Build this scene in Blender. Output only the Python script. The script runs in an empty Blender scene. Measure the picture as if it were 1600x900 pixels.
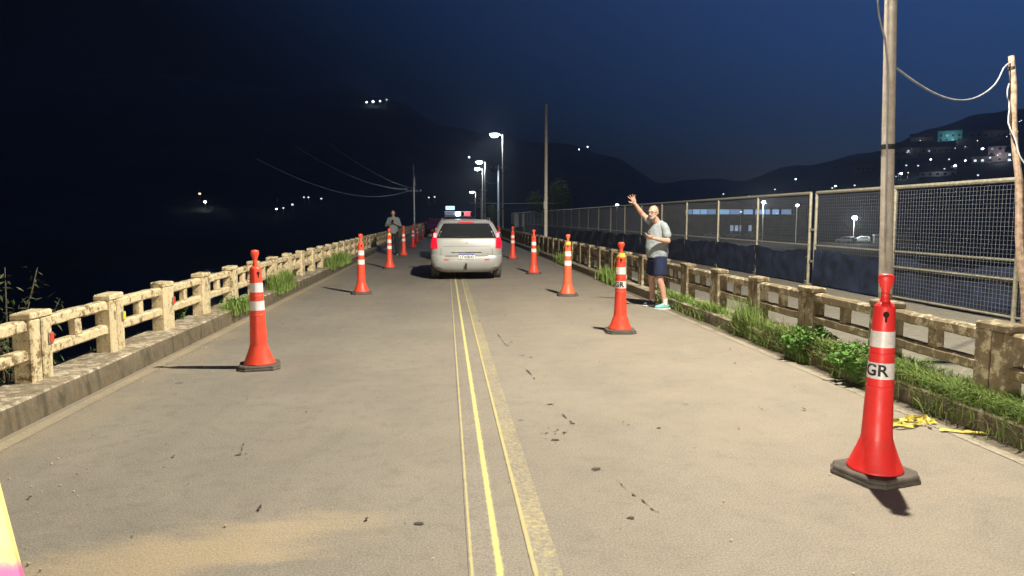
import bpy, bmesh, math, random
from mathutils import Vector, Matrix, noise

random.seed(7)
SC = bpy.context.scene
COL = SC.collection
R_ = math.radians

# ------------------------------------------------------------------ camera, sky, moon, exposure
cam_d = bpy.data.cameras.new('camera')
cam_d.sensor_width = 36.0
cam_d.lens = 1130 / 1600 * 36.0
cam_d.clip_end = 5000
cam = bpy.data.objects.new('camera', cam_d)
COL.objects.link(cam)
cam.location = (0, 0, 1.55)
cam.rotation_euler = (R_(90 - 5.56), 0, R_(-5.184))
SC.camera = cam

world = bpy.data.worlds.new('World')
SC.world = world
world.use_nodes = True
wn, wl = world.node_tree.nodes, world.node_tree.links
wn.clear()
sky = wn.new('ShaderNodeTexSky')
sky.sky_type = 'NISHITA'
sky.sun_disc = False
sky.sun_elevation = R_(1.2)
sky.sun_rotation = R_(80)
sky.air_density = 0.8
sky.dust_density = 0.1
sky.ozone_density = 5.0
bg = wn.new('ShaderNodeBackground')
bg.inputs['Strength'].default_value = 0.15
wo = wn.new('ShaderNodeOutputWorld')
# the town beyond the right bank lifts the sky there; it fades to black over the empty river on the left
wtc = wn.new('ShaderNodeTexCoord')
dotn = wn.new('ShaderNodeVectorMath')
dotn.operation = 'DOT_PRODUCT'
ga, ge = math.radians(42), math.radians(60)
dotn.inputs[1].default_value = (math.sin(ga) * math.cos(ge), math.cos(ga) * math.cos(ge), math.sin(ge))
wl.new(wtc.outputs['Generated'], dotn.inputs[0])
wrm = wn.new('ShaderNodeMapRange')
wrm.interpolation_type = 'SMOOTHSTEP'
wrm.inputs['From Min'].default_value = 0.41
wrm.inputs['From Max'].default_value = 0.9
wrm.inputs['To Min'].default_value = 0.012
wrm.inputs['To Max'].default_value = 1.0
wl.new(dotn.outputs['Value'], wrm.inputs['Value'])
wmul = wn.new('ShaderNodeMix')
wmul.data_type = 'RGBA'
wmul.blend_type = 'MULTIPLY'
wmul.inputs[0].default_value = 1.0
wl.new(sky.outputs[0], wmul.inputs[6])
wl.new(wrm.outputs[0], wmul.inputs[7])
wtint = wn.new('ShaderNodeMix')
wtint.data_type = 'RGBA'
wtint.blend_type = 'MULTIPLY'
wtint.inputs[0].default_value = 1.0
wtint.inputs[7].default_value = (3.0, 1.36, 1.42, 1)
wl.new(wmul.outputs[2], wtint.inputs[6])
wl.new(wtint.outputs[2], bg.inputs['Color'])
wl.new(bg.outputs[0], wo.inputs['Surface'])

moon_d = bpy.data.lights.new('moon', 'SUN')
moon_d.energy = 0.004
moon_d.angle = R_(0.5)
moon_d.color = (0.75, 0.85, 1.0)
moon = bpy.data.objects.new('moon', moon_d)
moon.rotation_euler = (R_(40), 0, R_(75))
COL.objects.link(moon)

SC.view_settings.view_transform = 'Standard'
SC.view_settings.look = 'None'
SC.view_settings.exposure = 0.0
SC.view_settings.gamma = 1.0
SC.render.engine = 'CYCLES'
SC.cycles.use_denoising = True
SC.cycles.max_bounces = 6
SC.cycles.sample_clamp_indirect = 1.5

LAMP_W = 6500.0      # street lamp on the near pole
HEAD_W = 850.0       # headlamps of the vehicle waiting behind

# ------------------------------------------------------------------ material helpers
MATS = {}


class NT:
    """a little node-tree writer"""
    def __init__(self, name):
        m = bpy.data.materials.new(name)
        m.use_nodes = True
        self.m, self.n, self.l = m, m.node_tree.nodes, m.node_tree.links
        self.bsdf = self.n['Principled BSDF']
        self.pos = self.n.new('ShaderNodeNewGeometry').outputs['Position']
        self.tc = self.n.new('ShaderNodeTexCoord')

    def link(self, a, b):
        self.l.new(a, b)

    def val(self, sock, v):
        if hasattr(v, 'is_linked'):
            self.l.new(v, sock)
        else:
            if isinstance(v, (tuple, list)) and len(v) == 3 and sock.type == 'RGBA':
                v = (*v, 1)
            sock.default_value = v

    def noise(self, scale, detail=4, rough=0.55, vec=None, dist=0.0, color=False):
        t = self.n.new('ShaderNodeTexNoise')
        t.inputs['Scale'].default_value = scale
        t.inputs['Detail'].default_value = detail
        t.inputs['Roughness'].default_value = rough
        t.inputs['Distortion'].default_value = dist
        self.l.new(vec or self.pos, t.inputs['Vector'])
        return t.outputs['Color' if color else 'Fac']

    def voronoi(self, scale, feature='F1', vec=None, rand=1.0):
        t = self.n.new('ShaderNodeTexVoronoi')
        t.feature = feature
        t.inputs['Scale'].default_value = scale
        t.inputs['Randomness'].default_value = rand
        self.l.new(vec or self.pos, t.inputs['Vector'])
        return t.outputs['Distance']

    def ramp(self, fac, a, b, lo=0.0, hi=1.0):
        t = self.n.new('ShaderNodeMapRange')
        t.interpolation_type = 'SMOOTHSTEP'
        self.val(t.inputs['Value'], fac)
        t.inputs['From Min'].default_value = a
        t.inputs['From Max'].default_value = b
        t.inputs['To Min'].default_value = lo
        t.inputs['To Max'].default_value = hi
        return t.outputs[0]

    def math(self, op, a, b=0.0, clamp=False):
        t = self.n.new('ShaderNodeMath')
        t.operation = op
        t.use_clamp = clamp
        self.val(t.inputs[0], a)
        self.val(t.inputs[1], b)
        return t.outputs[0]

    def mix(self, fac, a, b, mode='MIX'):
        t = self.n.new('ShaderNodeMix')
        t.data_type = 'RGBA'
        t.blend_type = mode
        self.val(t.inputs[0], fac)
        self.val(t.inputs[6], a)
        self.val(t.inputs[7], b)
        return t.outputs[2]

    def scalevec(self, v, s):
        t = self.n.new('ShaderNodeMapping')
        self.l.new(v, t.inputs['Vector'])
        t.inputs['Scale'].default_value = s
        return t.outputs[0]

    def xyz(self, v=None):
        t = self.n.new('ShaderNodeSeparateXYZ')
        self.l.new(v or self.pos, t.inputs[0])
        return t.outputs

    def bump(self, h, strength=0.3, dist=0.01, normal=None):
        t = self.n.new('ShaderNodeBump')
        t.inputs['Strength'].default_value = strength
        t.inputs['Distance'].default_value = dist
        self.l.new(h, t.inputs['Height'])
        if normal is not None:
            self.l.new(normal, t.inputs['Normal'])
        self.l.new(t.outputs[0], self.bsdf.inputs['Normal'])
        return t.outputs[0]

    def out(self, color=None, rough=None, metal=None, spec=None):
        for k, v in (('Base Color', color), ('Roughness', rough), ('Metallic', metal), ('Specular IOR Level', spec)):
            if v is not None:
                self.val(self.bsdf.inputs[k], v)
        return self.m


def simple(name, c, rough=0.6, metal=0.0, var=0.25, scale=9.0, bump=0.0, spec=0.4, local=True, coat=0.0):
    if name in MATS:
        return MATS[name]
    t = NT(name)
    vec = t.tc.outputs['Object'] if local else t.pos
    n = t.noise(scale, 5, 0.6, vec)
    dark = tuple(x * (1 - var) for x in c)
    lite = tuple(min(1, x * (1 + var * 0.6)) for x in c)
    col = t.mix(t.ramp(n, 0.3, 0.7), dark, lite)
    t.out(col, t.ramp(n, 0.2, 0.8, max(0.02, rough - 0.08), min(1, rough + 0.08)), metal, spec)
    if bump:
        t.bump(t.noise(scale * 9, 4, 0.6, vec), bump, 0.004)
    if coat:
        t.bsdf.inputs['Coat Weight'].default_value = coat
        t.bsdf.inputs['Coat Roughness'].default_value = 0.08
    MATS[name] = t.m
    return t.m


def glow(name, c, strength, sample=False):
    if name in MATS:
        return MATS[name]
    t = NT(name)
    t.out(tuple(x * 0.35 for x in c), 0.35)
    t.val(t.bsdf.inputs['Emission Color'], c)
    t.bsdf.inputs['Emission Strength'].default_value = strength
    if not sample:
        t.m.cycles.emission_sampling = 'NONE'
    MATS[name] = t.m
    return t.m


# ------------------------------------------------------------------ asphalt (shared by road and worn paint)
def asphalt_nodes(t):
    px, py, pz = t.xyz()
    big = t.noise(0.45, 5, 0.6)
    streak = t.noise(1.0, 4, 0.6, t.scalevec(t.pos, (1.6, 0.22, 1)))
    col = t.mix(t.ramp(big, 0.32, 0.68), (0.190, 0.174, 0.147), (0.250, 0.228, 0.190))
    # polished wheel tracks and dark drip lines along the lanes
    col = t.mix(t.math('MULTIPLY', t.ramp(streak, 0.42, 0.72), 0.5), col, (0.165, 0.150, 0.132))
    patch = t.noise(0.8, 6, 0.7, None, 1.2)
    col = t.mix(t.ramp(patch, 0.50, 0.66, 0.0, 0.30), col, (0.30, 0.25, 0.205))
    mott = t.noise(7, 6, 0.75)
    col = t.mix(t.ramp(mott, 0.48, 0.66, 0.0, 0.55), col, (0.135, 0.122, 0.102))
    # dust that has drifted across the lanes, thickest in the right one
    dn = t.noise(1.5, 8, 0.78, None, 0.4)
    right = t.ramp(px, -1.4, 2.4, 0.06, 0.74)
    col = t.mix(t.math('MULTIPLY', t.ramp(dn, 0.22, 0.72, 0.25, 1.0), right), col, (0.375, 0.310, 0.235))
    # sand patch in the near left lane
    ddx = t.math('MULTIPLY', t.math('ADD', px, 1.15), 0.75)
    ddy = t.math('MULTIPLY', t.math('SUBTRACT', t.math('SUBTRACT', py, 3.38), t.math('MULTIPLY', t.math('ADD', px, 1.1), 0.28)), 1.9)
    dd = t.math('SQRT', t.math('ADD', t.math('MULTIPLY', ddx, ddx), t.math('MULTIPLY', ddy, ddy)))
    dd = t.math('ADD', dd, t.math('MULTIPLY', t.math('SUBTRACT', t.noise(2.6, 7, 0.7, t.scalevec(t.pos, (0.5, 1.5, 1))), 0.5), 1.3))
    col = t.mix(t.ramp(dd, 0.78, 0.22, 0.0, 0.72), col, (0.44, 0.34, 0.21))
    # sand collected along the left kerb
    gl = t.math('ADD', px, t.math('MULTIPLY', t.noise(1.7, 5, 0.6), 1.5))
    col = t.mix(t.ramp(gl, -1.7, -2.7, 0.0, 0.6), col, (0.37, 0.29, 0.175))
    # soil along the right gutter
    gr = t.math('ADD', px, t.math('MULTIPLY', t.math('SUBTRACT', t.noise(3.0, 5, 0.6), 0.5), 0.35))
    col = t.mix(t.ramp(gr, 3.62, 3.72, 0.0, 0.85), col, (0.10, 0.078, 0.05))
    # aggregate speckle
    sp = t.noise(95, 3, 0.7)
    col = t.mix(t.ramp(sp, 0.35, 0.7), t.mix(0.35, col, (0.06, 0.05, 0.04)), t.mix(0.16, col, (0.55, 0.48, 0.38)))
    grit = t.math('MULTIPLY', t.ramp(t.noise(42, 4, 0.8), 0.60, 0.72), t.ramp(t.noise(1.9, 4, 0.7), 0.48, 0.66))
    col = t.mix(t.math('MULTIPLY', grit, 0.7), col, (0.10, 0.085, 0.07))
    chip = t.math('MULTIPLY', t.ramp(t.noise(55, 3, 0.8), 0.66, 0.74), t.ramp(t.noise(2.4, 4, 0.7), 0.45, 0.6))
    col = t.mix(t.math('MULTIPLY', chip, 0.6), col, (0.62, 0.54, 0.44))
    # cracks
    wob = t.n.new('ShaderNodeVectorMath')
    wob.operation = 'ADD'
    t.link(t.pos, wob.inputs[0])
    sc = t.n.new('ShaderNodeVectorMath')
    sc.operation = 'SCALE'
    sc.inputs['Scale'].default_value = 0.9
    t.link(t.noise(1.3, 6, 0.7, None, 0, True), sc.inputs[0])
    t.link(sc.outputs[0], wob.inputs[1])
    ck = t.voronoi(0.33, 'DISTANCE_TO_EDGE', wob.outputs[0])
    ckm = t.math('MULTIPLY', t.ramp(ck, 0.006, 0.0, 0.0, 1.0), t.ramp(t.noise(0.9, 3), 0.56, 0.68))
    col = t.mix(t.math('MULTIPLY', ckm, 0.22), col, (0.045, 0.038, 0.03))
    # drips and little pits
    pit = t.voronoi(1.35, 'F1', t.scalevec(t.pos, (1, 0.8, 1)))
    pm = t.math('MULTIPLY', t.ramp(t.math('ADD', pit, t.math('MULTIPLY', t.noise(9, 3), 0.06)), 0.085, 0.06), t.ramp(t.noise(0.55, 2), 0.52, 0.6))
    col = t.mix(t.math('MULTIPLY', pm, 0.45), col, (0.035, 0.032, 0.028))
    h = t.math('ADD', t.math('MULTIPLY', sp, 0.7), t.math('MULTIPLY', t.noise(22, 4, 0.6), 0.6))
    h = t.math('SUBTRACT', h, pm)
    return col, h


t = NT('asphalt')
c_, h_ = asphalt_nodes(t)
t.out(c_, 0.82, None, 0.25)
t.bump(h_, 0.38, 0.010)
MATS['asphalt'] = t.m


def paint_mat(name, paint, wear_lo, wear_hi, solid_x=None, opacity=0.9):
    t = NT(name)
    c, h = asphalt_nodes(t)
    n = t.noise(34, 5, 0.7)
    big = t.noise(1.6, 4, 0.6)
    f = t.math('ADD', t.math('MULTIPLY', n, 0.7), t.math('MULTIPLY', big, 0.3))
    mask = t.ramp(f, wear_lo, wear_hi, 0.0, opacity)
    if solid_x:                       # stretches of the stripe where the paint is still thick
        px = t.xyz()[0]
        for x0, w, s in solid_x:
            d = t.math('ABSOLUTE', t.math('SUBTRACT', px, x0))
            d = t.math('ADD', d, t.math('MULTIPLY', t.math('SUBTRACT', t.noise(14, 4, 0.7), 0.5), w * 0.9))
            mask = t.math('MAXIMUM', mask, t.math('MULTIPLY', t.ramp(d, w, w * 0.35), s))
    t.out(t.mix(mask, c, paint), 0.7, None, 0.3)
    t.bump(h, 0.45, 0.010)
    MATS[name] = t.m
    return t.m


paint_mat('yellow_paint_left', (0.62, 0.53, 0.20), 0.62, 0.86, [(0.100, 0.009, 0.55), (0.222, 0.022, 0.95)], 0.25)
paint_mat('yellow_paint_right', (0.57, 0.475, 0.19), 0.42, 0.72, [(0.378, 0.014, 0.7)], 0.72)
paint_mat('white_paint_left', (0.40, 0.33, 0.21), 0.34, 0.62, None, 0.75)
paint_mat('white_paint_right', (0.43, 0.38, 0.28), 0.40, 0.66, None, 0.75)


def concrete(name, base, dark, moss, paint=None, paint_amt=0.0, stain=0.5, mossy=0.3):
    t = NT(name)
    n1 = t.noise(2.2, 6, 0.65)
    n2 = t.noise(11, 6, 0.7)
    n3 = t.noise(60, 4, 0.6)
    drip = t.noise(1.0, 5, 0.65, t.scalevec(t.pos, (9, 9, 1.1)))
    col = t.mix(t.ramp(n2, 0.3, 0.7), tuple(x * 0.75 for x in base), base)
    if paint:
        pm = t.math('ADD', t.math('MULTIPLY', n2, 0.6), t.math('MULTIPLY', n1, 0.4))
        col = t.mix(t.ramp(pm, 0.62 - paint_amt * 0.3, 0.68 - paint_amt * 0.3), col, paint)
        spots = t.noise(28, 5, 0.7)
        col = t.mix(t.math('MULTIPLY', t.ramp(spots, 0.53, 0.65), 0.6), col, (0.20, 0.115, 0.035))
        chips = t.noise(7, 6, 0.75)
        col = t.mix(t.math('MULTIPLY', t.ramp(chips, 0.56, 0.62), 0.45), col, (0.17, 0.125, 0.07))
    col = t.mix(t.math('MULTIPLY', t.ramp(drip, 0.48, 0.72), stain), col, dark)
    col = t.mix(t.math('MULTIPLY', t.ramp(t.noise(4.5, 5, 0.7), 0.52, 0.68), mossy), col, moss)
    col = t.mix(t.ramp(n3, 0.55, 0.8, 0.0, 0.35), col, tuple(x * 0.4 for x in base))
    t.out(col, 0.88, None, 0.2)
    t.bump(t.math('ADD', t.math('MULTIPLY', n3, 0.4), n2), 0.6, 0.012)
    MATS[name] = t.m
    return t.m


concrete('concrete_left', (0.22, 0.16, 0.085), (0.085, 0.06, 0.034), (0.09, 0.075, 0.035), (0.58, 0.48, 0.30), 0.68, 0.32, 0.12)
concrete('concrete_right', (0.25, 0.20, 0.13), (0.07, 0.052, 0.033), (0.075, 0.07, 0.03), (0.48, 0.42, 0.29), 0.36, 0.6, 0.45)
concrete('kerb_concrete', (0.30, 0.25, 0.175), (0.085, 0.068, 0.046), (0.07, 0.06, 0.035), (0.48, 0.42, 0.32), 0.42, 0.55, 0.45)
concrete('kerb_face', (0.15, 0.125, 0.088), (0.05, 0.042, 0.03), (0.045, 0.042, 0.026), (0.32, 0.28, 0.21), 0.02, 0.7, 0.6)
concrete('walk_concrete', (0.22, 0.20, 0.165), (0.10, 0.088, 0.068), (0.12, 0.11, 0.07), None, 0, 0.35, 0.25)
concrete('pole_concrete', (0.74, 0.66, 0.57), (0.50, 0.43, 0.36), (0.42, 0.36, 0.28), None, 0, 0.25, 0.1)
concrete('dark_soil', (0.06, 0.05, 0.035), (0.03, 0.025, 0.02), (0.03, 0.04, 0.02), None, 0, 0.5, 0.5)


def cone_plastic(name, c):
    t = NT(name)
    o = t.tc.outputs['Object']
    z = t.xyz(o)[2]
    n = t.noise(6, 5, 0.6, o)
    scuff = t.noise(25, 5, 0.7, t.scalevec(o, (1, 1, 0.35)))
    col = t.mix(t.ramp(n, 0.3, 0.7), tuple(x * 0.88 for x in c), c)
    dirt = t.math('MULTIPLY', t.ramp(scuff, 0.56, 0.72), t.ramp(z, 0.8, 0.05, 0.35, 0.9))
    col = t.mix(dirt, col, (c[0] * 0.60, c[1] * 1.5 + 0.05, c[2] * 1.5 + 0.04))
    t.out(col, t.ramp(scuff, 0.3, 0.7, 0.34, 0.55), None, 0.4)
    t.bump(scuff, 0.08, 0.004)
    MATS[name] = t.m


cone_plastic('cone_red', (0.84, 0.035, 0.032))
cone_plastic('cone_orange', (0.84, 0.075, 0.038))
cone_plastic('cone_faded', (0.80, 0.135, 0.06))
simple('rubber', (0.10, 0.085, 0.07), 0.85, 0, 0.4, 14, 0.3)
simple('band_white', (0.80, 0.77, 0.75), 0.35, 0, 0.22, 12, 0.15)
simple('hole_shade', (0.03, 0.004, 0.004), 0.9)
simple('letter_black', (0.015, 0.015, 0.02), 0.6, 0, 0.1)
simple('tape_yellow', (0.62, 0.52, 0.08), 0.45, 0, 0.25, 20)
simple('tape_black', (0.03, 0.03, 0.03), 0.5)
simple('galvanised', (0.36, 0.33, 0.25), 0.55, 0.35, 0.25, 14, 0.1, local=False)
simple('wire_steel', (0.28, 0.29, 0.31), 0.5, 0.3, 0.15)
simple('tarp', (0.016, 0.024, 0.055), 0.7, 0, 0.5, 3, 0.2, local=False)
simple('wood_pole', (0.30, 0.21, 0.15), 0.85, 0, 0.45, 12, 0.5)
simple('cable_grey', (0.34, 0.34, 0.36), 0.5)
simple('lamp_body', (0.30, 0.31, 0.33), 0.5, 0.5, 0.1)
simple('silver_paint', (0.335, 0.335, 0.325), 0.40, 0.2, 0.05, 1.5, 0, 0.4, coat=0.15)
simple('white_paint', (0.5, 0.5, 0.48), 0.35, 0, 0.05, 4, 0, 0.4, coat=0.15)
simple('maroon_paint', (0.16, 0.012, 0.012), 0.3, 0.1, 0.1, 4, 0, 0.5, coat=0.4)
simple('car_glass', (0.018, 0.02, 0.022), 0.08, 0, 0.1, 3, 0, 0.6)
simple('black_plastic', (0.03, 0.03, 0.03), 0.6, 0, 0.2)
simple('tyre_rubber', (0.085, 0.075, 0.062), 0.9, 0, 0.35, 10, 0.2)
simple('rim_metal', (0.4, 0.39, 0.37), 0.4, 0.7)
simple('plate_white', (0.75, 0.75, 0.74), 0.5, 0, 0.05)
simple('plate_blue', (0.03, 0.05, 0.28), 0.5)
simple('skin', (0.50, 0.285, 0.20), 0.55, 0, 0.12, 18, 0.1)
simple('shirt_grey', (0.27, 0.30, 0.32), 0.9, 0, 0.12, 16, 0.25)
simple('shirt_dull', (0.20, 0.225, 0.235), 0.9, 0, 0.15, 16, 0.25)
simple('navy_cloth', (0.012, 0.018, 0.055), 0.9, 0, 0.25, 14, 0.25)
simple('dark_cloth', (0.018, 0.022, 0.03), 0.9, 0, 0.25, 14, 0.25)
simple('teal_shoe', (0.20, 0.60, 0.58), 0.6, 0, 0.15, 25)
simple('dark_shoe', (0.05, 0.075, 0.08), 0.7, 0, 0.2, 25)
simple('sock_white', (0.72, 0.72, 0.70), 0.9, 0, 0.1)
simple('sole_white', (0.70, 0.74, 0.74), 0.7, 0, 0.1)
simple('beard_grey', (0.30, 0.26, 0.22), 0.95, 0, 0.25, 60, 0.5)
simple('hair_dark', (0.03, 0.022, 0.018), 0.8, 0, 0.3, 50, 0.5)
simple('eye_white', (0.7, 0.68, 0.65), 0.3)
simple('lip', (0.36, 0.15, 0.12), 0.6)
simple('phone_black', (0.02, 0.02, 0.022), 0.25)
simple('bark', (0.10, 0.075, 0.05), 0.9, 0, 0.4, 14, 0.6)
simple('house_wall', (0.34, 0.31, 0.29), 0.9, 0, 0.3, 0.6)
simple('house_teal', (0.10, 0.42, 0.42), 0.9, 0, 0.3, 0.8)
simple('house_pink', (0.52, 0.36, 0.36), 0.9, 0, 0.3, 0.8)
simple('roof_dull', (0.16, 0.12, 0.10), 0.9, 0, 0.3, 0.8)
simple('shed_wall', (0.20, 0.185, 0.175), 0.9, 0, 0.25, 0.3)
simple('sheet_white', (0.62, 0.66, 0.72), 0.5, 0.1, 0.1, 5)
simple('hill_scrub', (0.045, 0.055, 0.05), 0.95, 0, 0.5, 0.02)
simple('bank_soil', (0.07, 0.06, 0.04), 0.95, 0, 0.5, 1.5, 0.4)
simple('pebble_pale', (0.5, 0.44, 0.34), 0.9, 0, 0.3, 3)
simple('dry_leaf', (0.075, 0.05, 0.03), 0.9, 0, 0.4, 9)

t = NT('board_yellow')
o = t.tc.outputs['Object']
z = t.xyz(o)[2]
n = t.noise(5, 5, 0.6, o)
col = t.mix(t.ramp(n, 0.3, 0.7), (0.72, 0.55, 0.16), (0.80, 0.66, 0.28))
scr = t.noise(11, 6, 0.7, o, 1.0)
col = t.mix(t.math('MULTIPLY', t.ramp(scr, 0.42, 0.5), t.ramp(z, 0.70, 0.64)), col, (0.72, 0.13, 0.30))
t.out(col, 0.55)
MATS['board_yellow'] = t.m

t = NT('river_water')
t.out((0.006, 0.009, 0.012), 0.3, 0, 0.5)
t.bump(t.noise(0.9, 4, 0.6, t.scalevec(t.pos, (1, 0.5, 1))), 0.25, 0.1)
MATS['river_water'] = t.m


def leaf_mat(name, a, b):
    t = NT(name)
    i = t.n.new('ShaderNodeNewGeometry').outputs['Random Per Island']
    n = t.noise(2.5, 3, 0.6)
    f = t.math('ADD', t.math('MULTIPLY', i, 0.6), t.math('MULTIPLY', n, 0.4))
    t.out(t.mix(f, a, b), 0.6, None, 0.25)
    t.val(t.bsdf.inputs['Transmission Weight'], 0.0)
    t.bsdf.inputs['Subsurface Weight'].default_value = 0.0
    MATS[name] = t.m


leaf_mat('grass_blade', (0.085, 0.165, 0.03), (0.25, 0.33, 0.085))
leaf_mat('grass_deep', (0.05, 0.09, 0.02), (0.12, 0.17, 0.045))
leaf_mat('weed_leaf', (0.06, 0.155, 0.025), (0.14, 0.27, 0.05))
leaf_mat('shrub_leaf', (0.03, 0.045, 0.015), (0.08, 0.10, 0.04))
leaf_mat('tree_leaf', (0.04, 0.06, 0.025), (0.09, 0.115, 0.05))

glow('lamp_lens_white', (0.80, 0.93, 1.0), 40.0)
glow('far_light_white', (0.75, 0.9, 1.0), 9.0)
glow('far_light_dim', (0.7, 0.85, 1.0), 1.6)
glow('far_light_warm', (1.0, 0.75, 0.5), 3.0)
glow('far_light_bright', (0.85, 0.95, 1.0), 40.0)
glow('tail_red', (1.0, 0.012, 0.04), 0.75)
glow('tail_hot', (1.0, 0.30, 0.33), 2.2)
glow('beacon_red', (1.0, 0.05, 0.10), 2.0)
glow('beacon_white', (0.7, 0.88, 1.0), 9.0)
glow('beacon_dark', (0.05, 0.1, 0.3), 0.15)
glow('sign_light', (0.45, 0.72, 1.0), 2.2)
glow('sign_dim', (0.1, 0.2, 0.5), 0.3)
glow('strip_pane', (0.32, 0.56, 0.92), 0.75)
glow('strip_pane_soft', (0.30, 0.50, 0.85), 0.5)
glow('window_pale', (0.5, 0.62, 0.9), 0.5)
glow('head_lens', (1.0, 0.95, 0.85), 12.0)
glow('teal_window', (0.15, 0.75, 0.68), 0.55)


# ------------------------------------------------------------------ mesh helpers
def tag(o, label=None, cat=None, group=None, kind=None):
    if label: o['label'] = label
    if cat: o['category'] = cat
    if group: o['group'] = group
    if kind: o['kind'] = kind
    return o


def empty(name, loc=(0, 0, 0), rz=0.0):
    o = bpy.data.objects.new(name, None)
    o.location = loc
    o.rotation_euler = (0, 0, rz)
    o.empty_display_size = 0.2
    COL.objects.link(o)
    return o


def link_mesh(name, me, parent=None, loc=None, rz=None):
    o = bpy.data.objects.new(name, me)
    COL.objects.link(o)
    if parent is not None:
        o.parent = parent
    if loc is not None:
        o.location = loc
    if rz is not None:
        o.rotation_euler = (0, 0, rz)
    return o


def copy_tree(o, parent=None):
    c = o.copy()
    COL.objects.link(c)
    c.parent = parent
    for ch in o.children:
        copy_tree(ch, c)
    return c


class MB:
    def __init__(self):
        self.v, self.f = [], []

    def add(self, vs, fs):
        k = len(self.v)
        self.v += [tuple(p) for p in vs]
        self.f += [tuple(i + k for i in f) for f in fs]
        return self

    def box(self, x0, x1, y0, y1, z0, z1, c=0.0):
        """box; c > 0 chamfers every edge"""
        if c <= 0:
            vs = [(x, y, z) for z in (z0, z1) for y in (y0, y1) for x in (x0, x1)]
            return self.add(vs, [(0, 2, 3, 1), (4, 5, 7, 6), (0, 1, 5, 4), (2, 6, 7, 3), (0, 4, 6, 2), (1, 3, 7, 5)])
        bm = bmesh.new()
        bmesh.ops.create_cube(bm, size=1.0)
        for p in bm.verts:
            p.co = Vector(((x0 + x1) / 2 + p.co.x * (x1 - x0), (y0 + y1) / 2 + p.co.y * (y1 - y0), (z0 + z1) / 2 + p.co.z * (z1 - z0)))
        bmesh.ops.bevel(bm, geom=list(bm.edges), offset=c, segments=1, affect='EDGES')
        bm.verts.index_update()
        self.add([p.co[:] for p in bm.verts], [tuple(q.index for q in f.verts) for f in bm.faces])
        bm.free()
        return self

    def tube(self, pts, r, n=8, caps=True):
        pts = [Vector(p) for p in pts]
        rs = r if isinstance(r, (list, tuple)) else [r] * len(pts)
        k = len(self.v)
        d0 = (pts[1] - pts[0]).normalized()
        up = Vector((0, 0, 1)) if abs(d0.z) < 0.9 else Vector((1, 0, 0))
        a = d0.cross(up).normalized()
        vs, fs = [], []
        for i, p in enumerate(pts):
            d = (pts[min(i + 1, len(pts) - 1)] - pts[max(i - 1, 0)]).normalized()
            a = (a - d * a.dot(d)).normalized()
            b = d.cross(a)
            for j in range(n):
                w = 2 * math.pi * j / n
                vs.append(p + (a * math.cos(w) + b * math.sin(w)) * rs[i])
        for i in range(len(pts) - 1):
            for j in range(n):
                j2 = (j + 1) % n
                fs.append((i * n + j, i * n + j2, (i + 1) * n + j2, (i + 1) * n + j))
        if caps:
            fs.append(tuple(range(n - 1, -1, -1)))
            fs.append(tuple(range((len(pts) - 1) * n, len(pts) * n)))
        return self.add(vs, fs)

    def lathe(self, prof, n=24, c=(0, 0, 0), caps=True, sx=1.0, sy=1.0):
        vs, fs = [], []
        for r, z in prof:
            for j in range(n):
                w = 2 * math.pi * j / n
                vs.append((c[0] + r * math.cos(w) * sx, c[1] + r * math.sin(w) * sy, c[2] + z))
        m = len(prof)
        for i in range(m - 1):
            for j in range(n):
                j2 = (j + 1) % n
                fs.append((i * n + j, i * n + j2, (i + 1) * n + j2, (i + 1) * n + j))
        if caps:
            fs.append(tuple(range(n - 1, -1, -1)))
            fs.append(tuple(range((m - 1) * n, m * n)))
        return self.add(vs, fs)

    def rings(self, rings, n=20):
        """loft of elliptical rings (centre, half-axis a, half-axis b)"""
        vs, fs = [], []
        for c, a, b in rings:
            c, a, b = Vector(c), Vector(a), Vector(b)
            for j in range(n):
                w = 2 * math.pi * j / n
                vs.append(c + a * math.cos(w) + b * math.sin(w))
        m = len(rings)
        for i in range(m - 1):
            for j in range(n):
                j2 = (j + 1) % n
                fs.append((i * n + j, i * n + j2, (i + 1) * n + j2, (i + 1) * n + j))
        fs.append(tuple(range(n - 1, -1, -1)))
        fs.append(tuple(range((m - 1) * n, m * n)))
        return self.add(vs, fs)

    def capsule(self, a, b, ra, rb, n=14):
        a, b = Vector(a), Vector(b)
        d = (b - a).normalized()
        pts, rs = [], []
        for k in (80, 55, 30):
            pts.append(a - d * ra * math.sin(R_(k))); rs.append(ra * math.cos(R_(k)))
        pts += [a, (a + b) / 2, b]; rs += [ra, (ra + rb) / 2, rb]
        for k in (30, 55, 80):
            pts.append(b + d * rb * math.sin(R_(k))); rs.append(rb * math.cos(R_(k)))
        return self.tube(pts, rs, n)

    def ellipsoid(self, c, a, b, h, nu=16, nv=10):
        c, a, b, h = Vector(c), Vector(a), Vector(b), Vector(h)
        rg = []
        for i in range(1, nv):
            w = math.pi * (i / nv - 0.5)
            rg.append((c + h * math.sin(w), a * math.cos(w), b * math.cos(w)))
        return self.rings(rg, nu)

    def grid(self, rows):
        """rows of points -> quads"""
        m, n = len(rows), len(rows[0])
        return self.add([p for r in rows for p in r],
                        [(i * n + j, i * n + j + 1, (i + 1) * n + j + 1, (i + 1) * n + j) for i in range(m - 1) for j in range(n - 1)])

    def mesh(self, name, mat, smooth=True, angle=35):
        me = bpy.data.meshes.new(name)
        me.from_pydata(self.v, [], self.f)
        me.materials.append(MATS[mat])
        if smooth:
            me.polygons.foreach_set('use_smooth', [True] * len(me.polygons))
            me.set_sharp_from_angle(angle=R_(angle))
        me.update()
        return me

    def build(self, name, mat, parent=None, smooth=True, angle=35, loc=None, rz=None):
        return link_mesh(name, self.mesh(name, mat, smooth, angle), parent, loc, rz)

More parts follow.
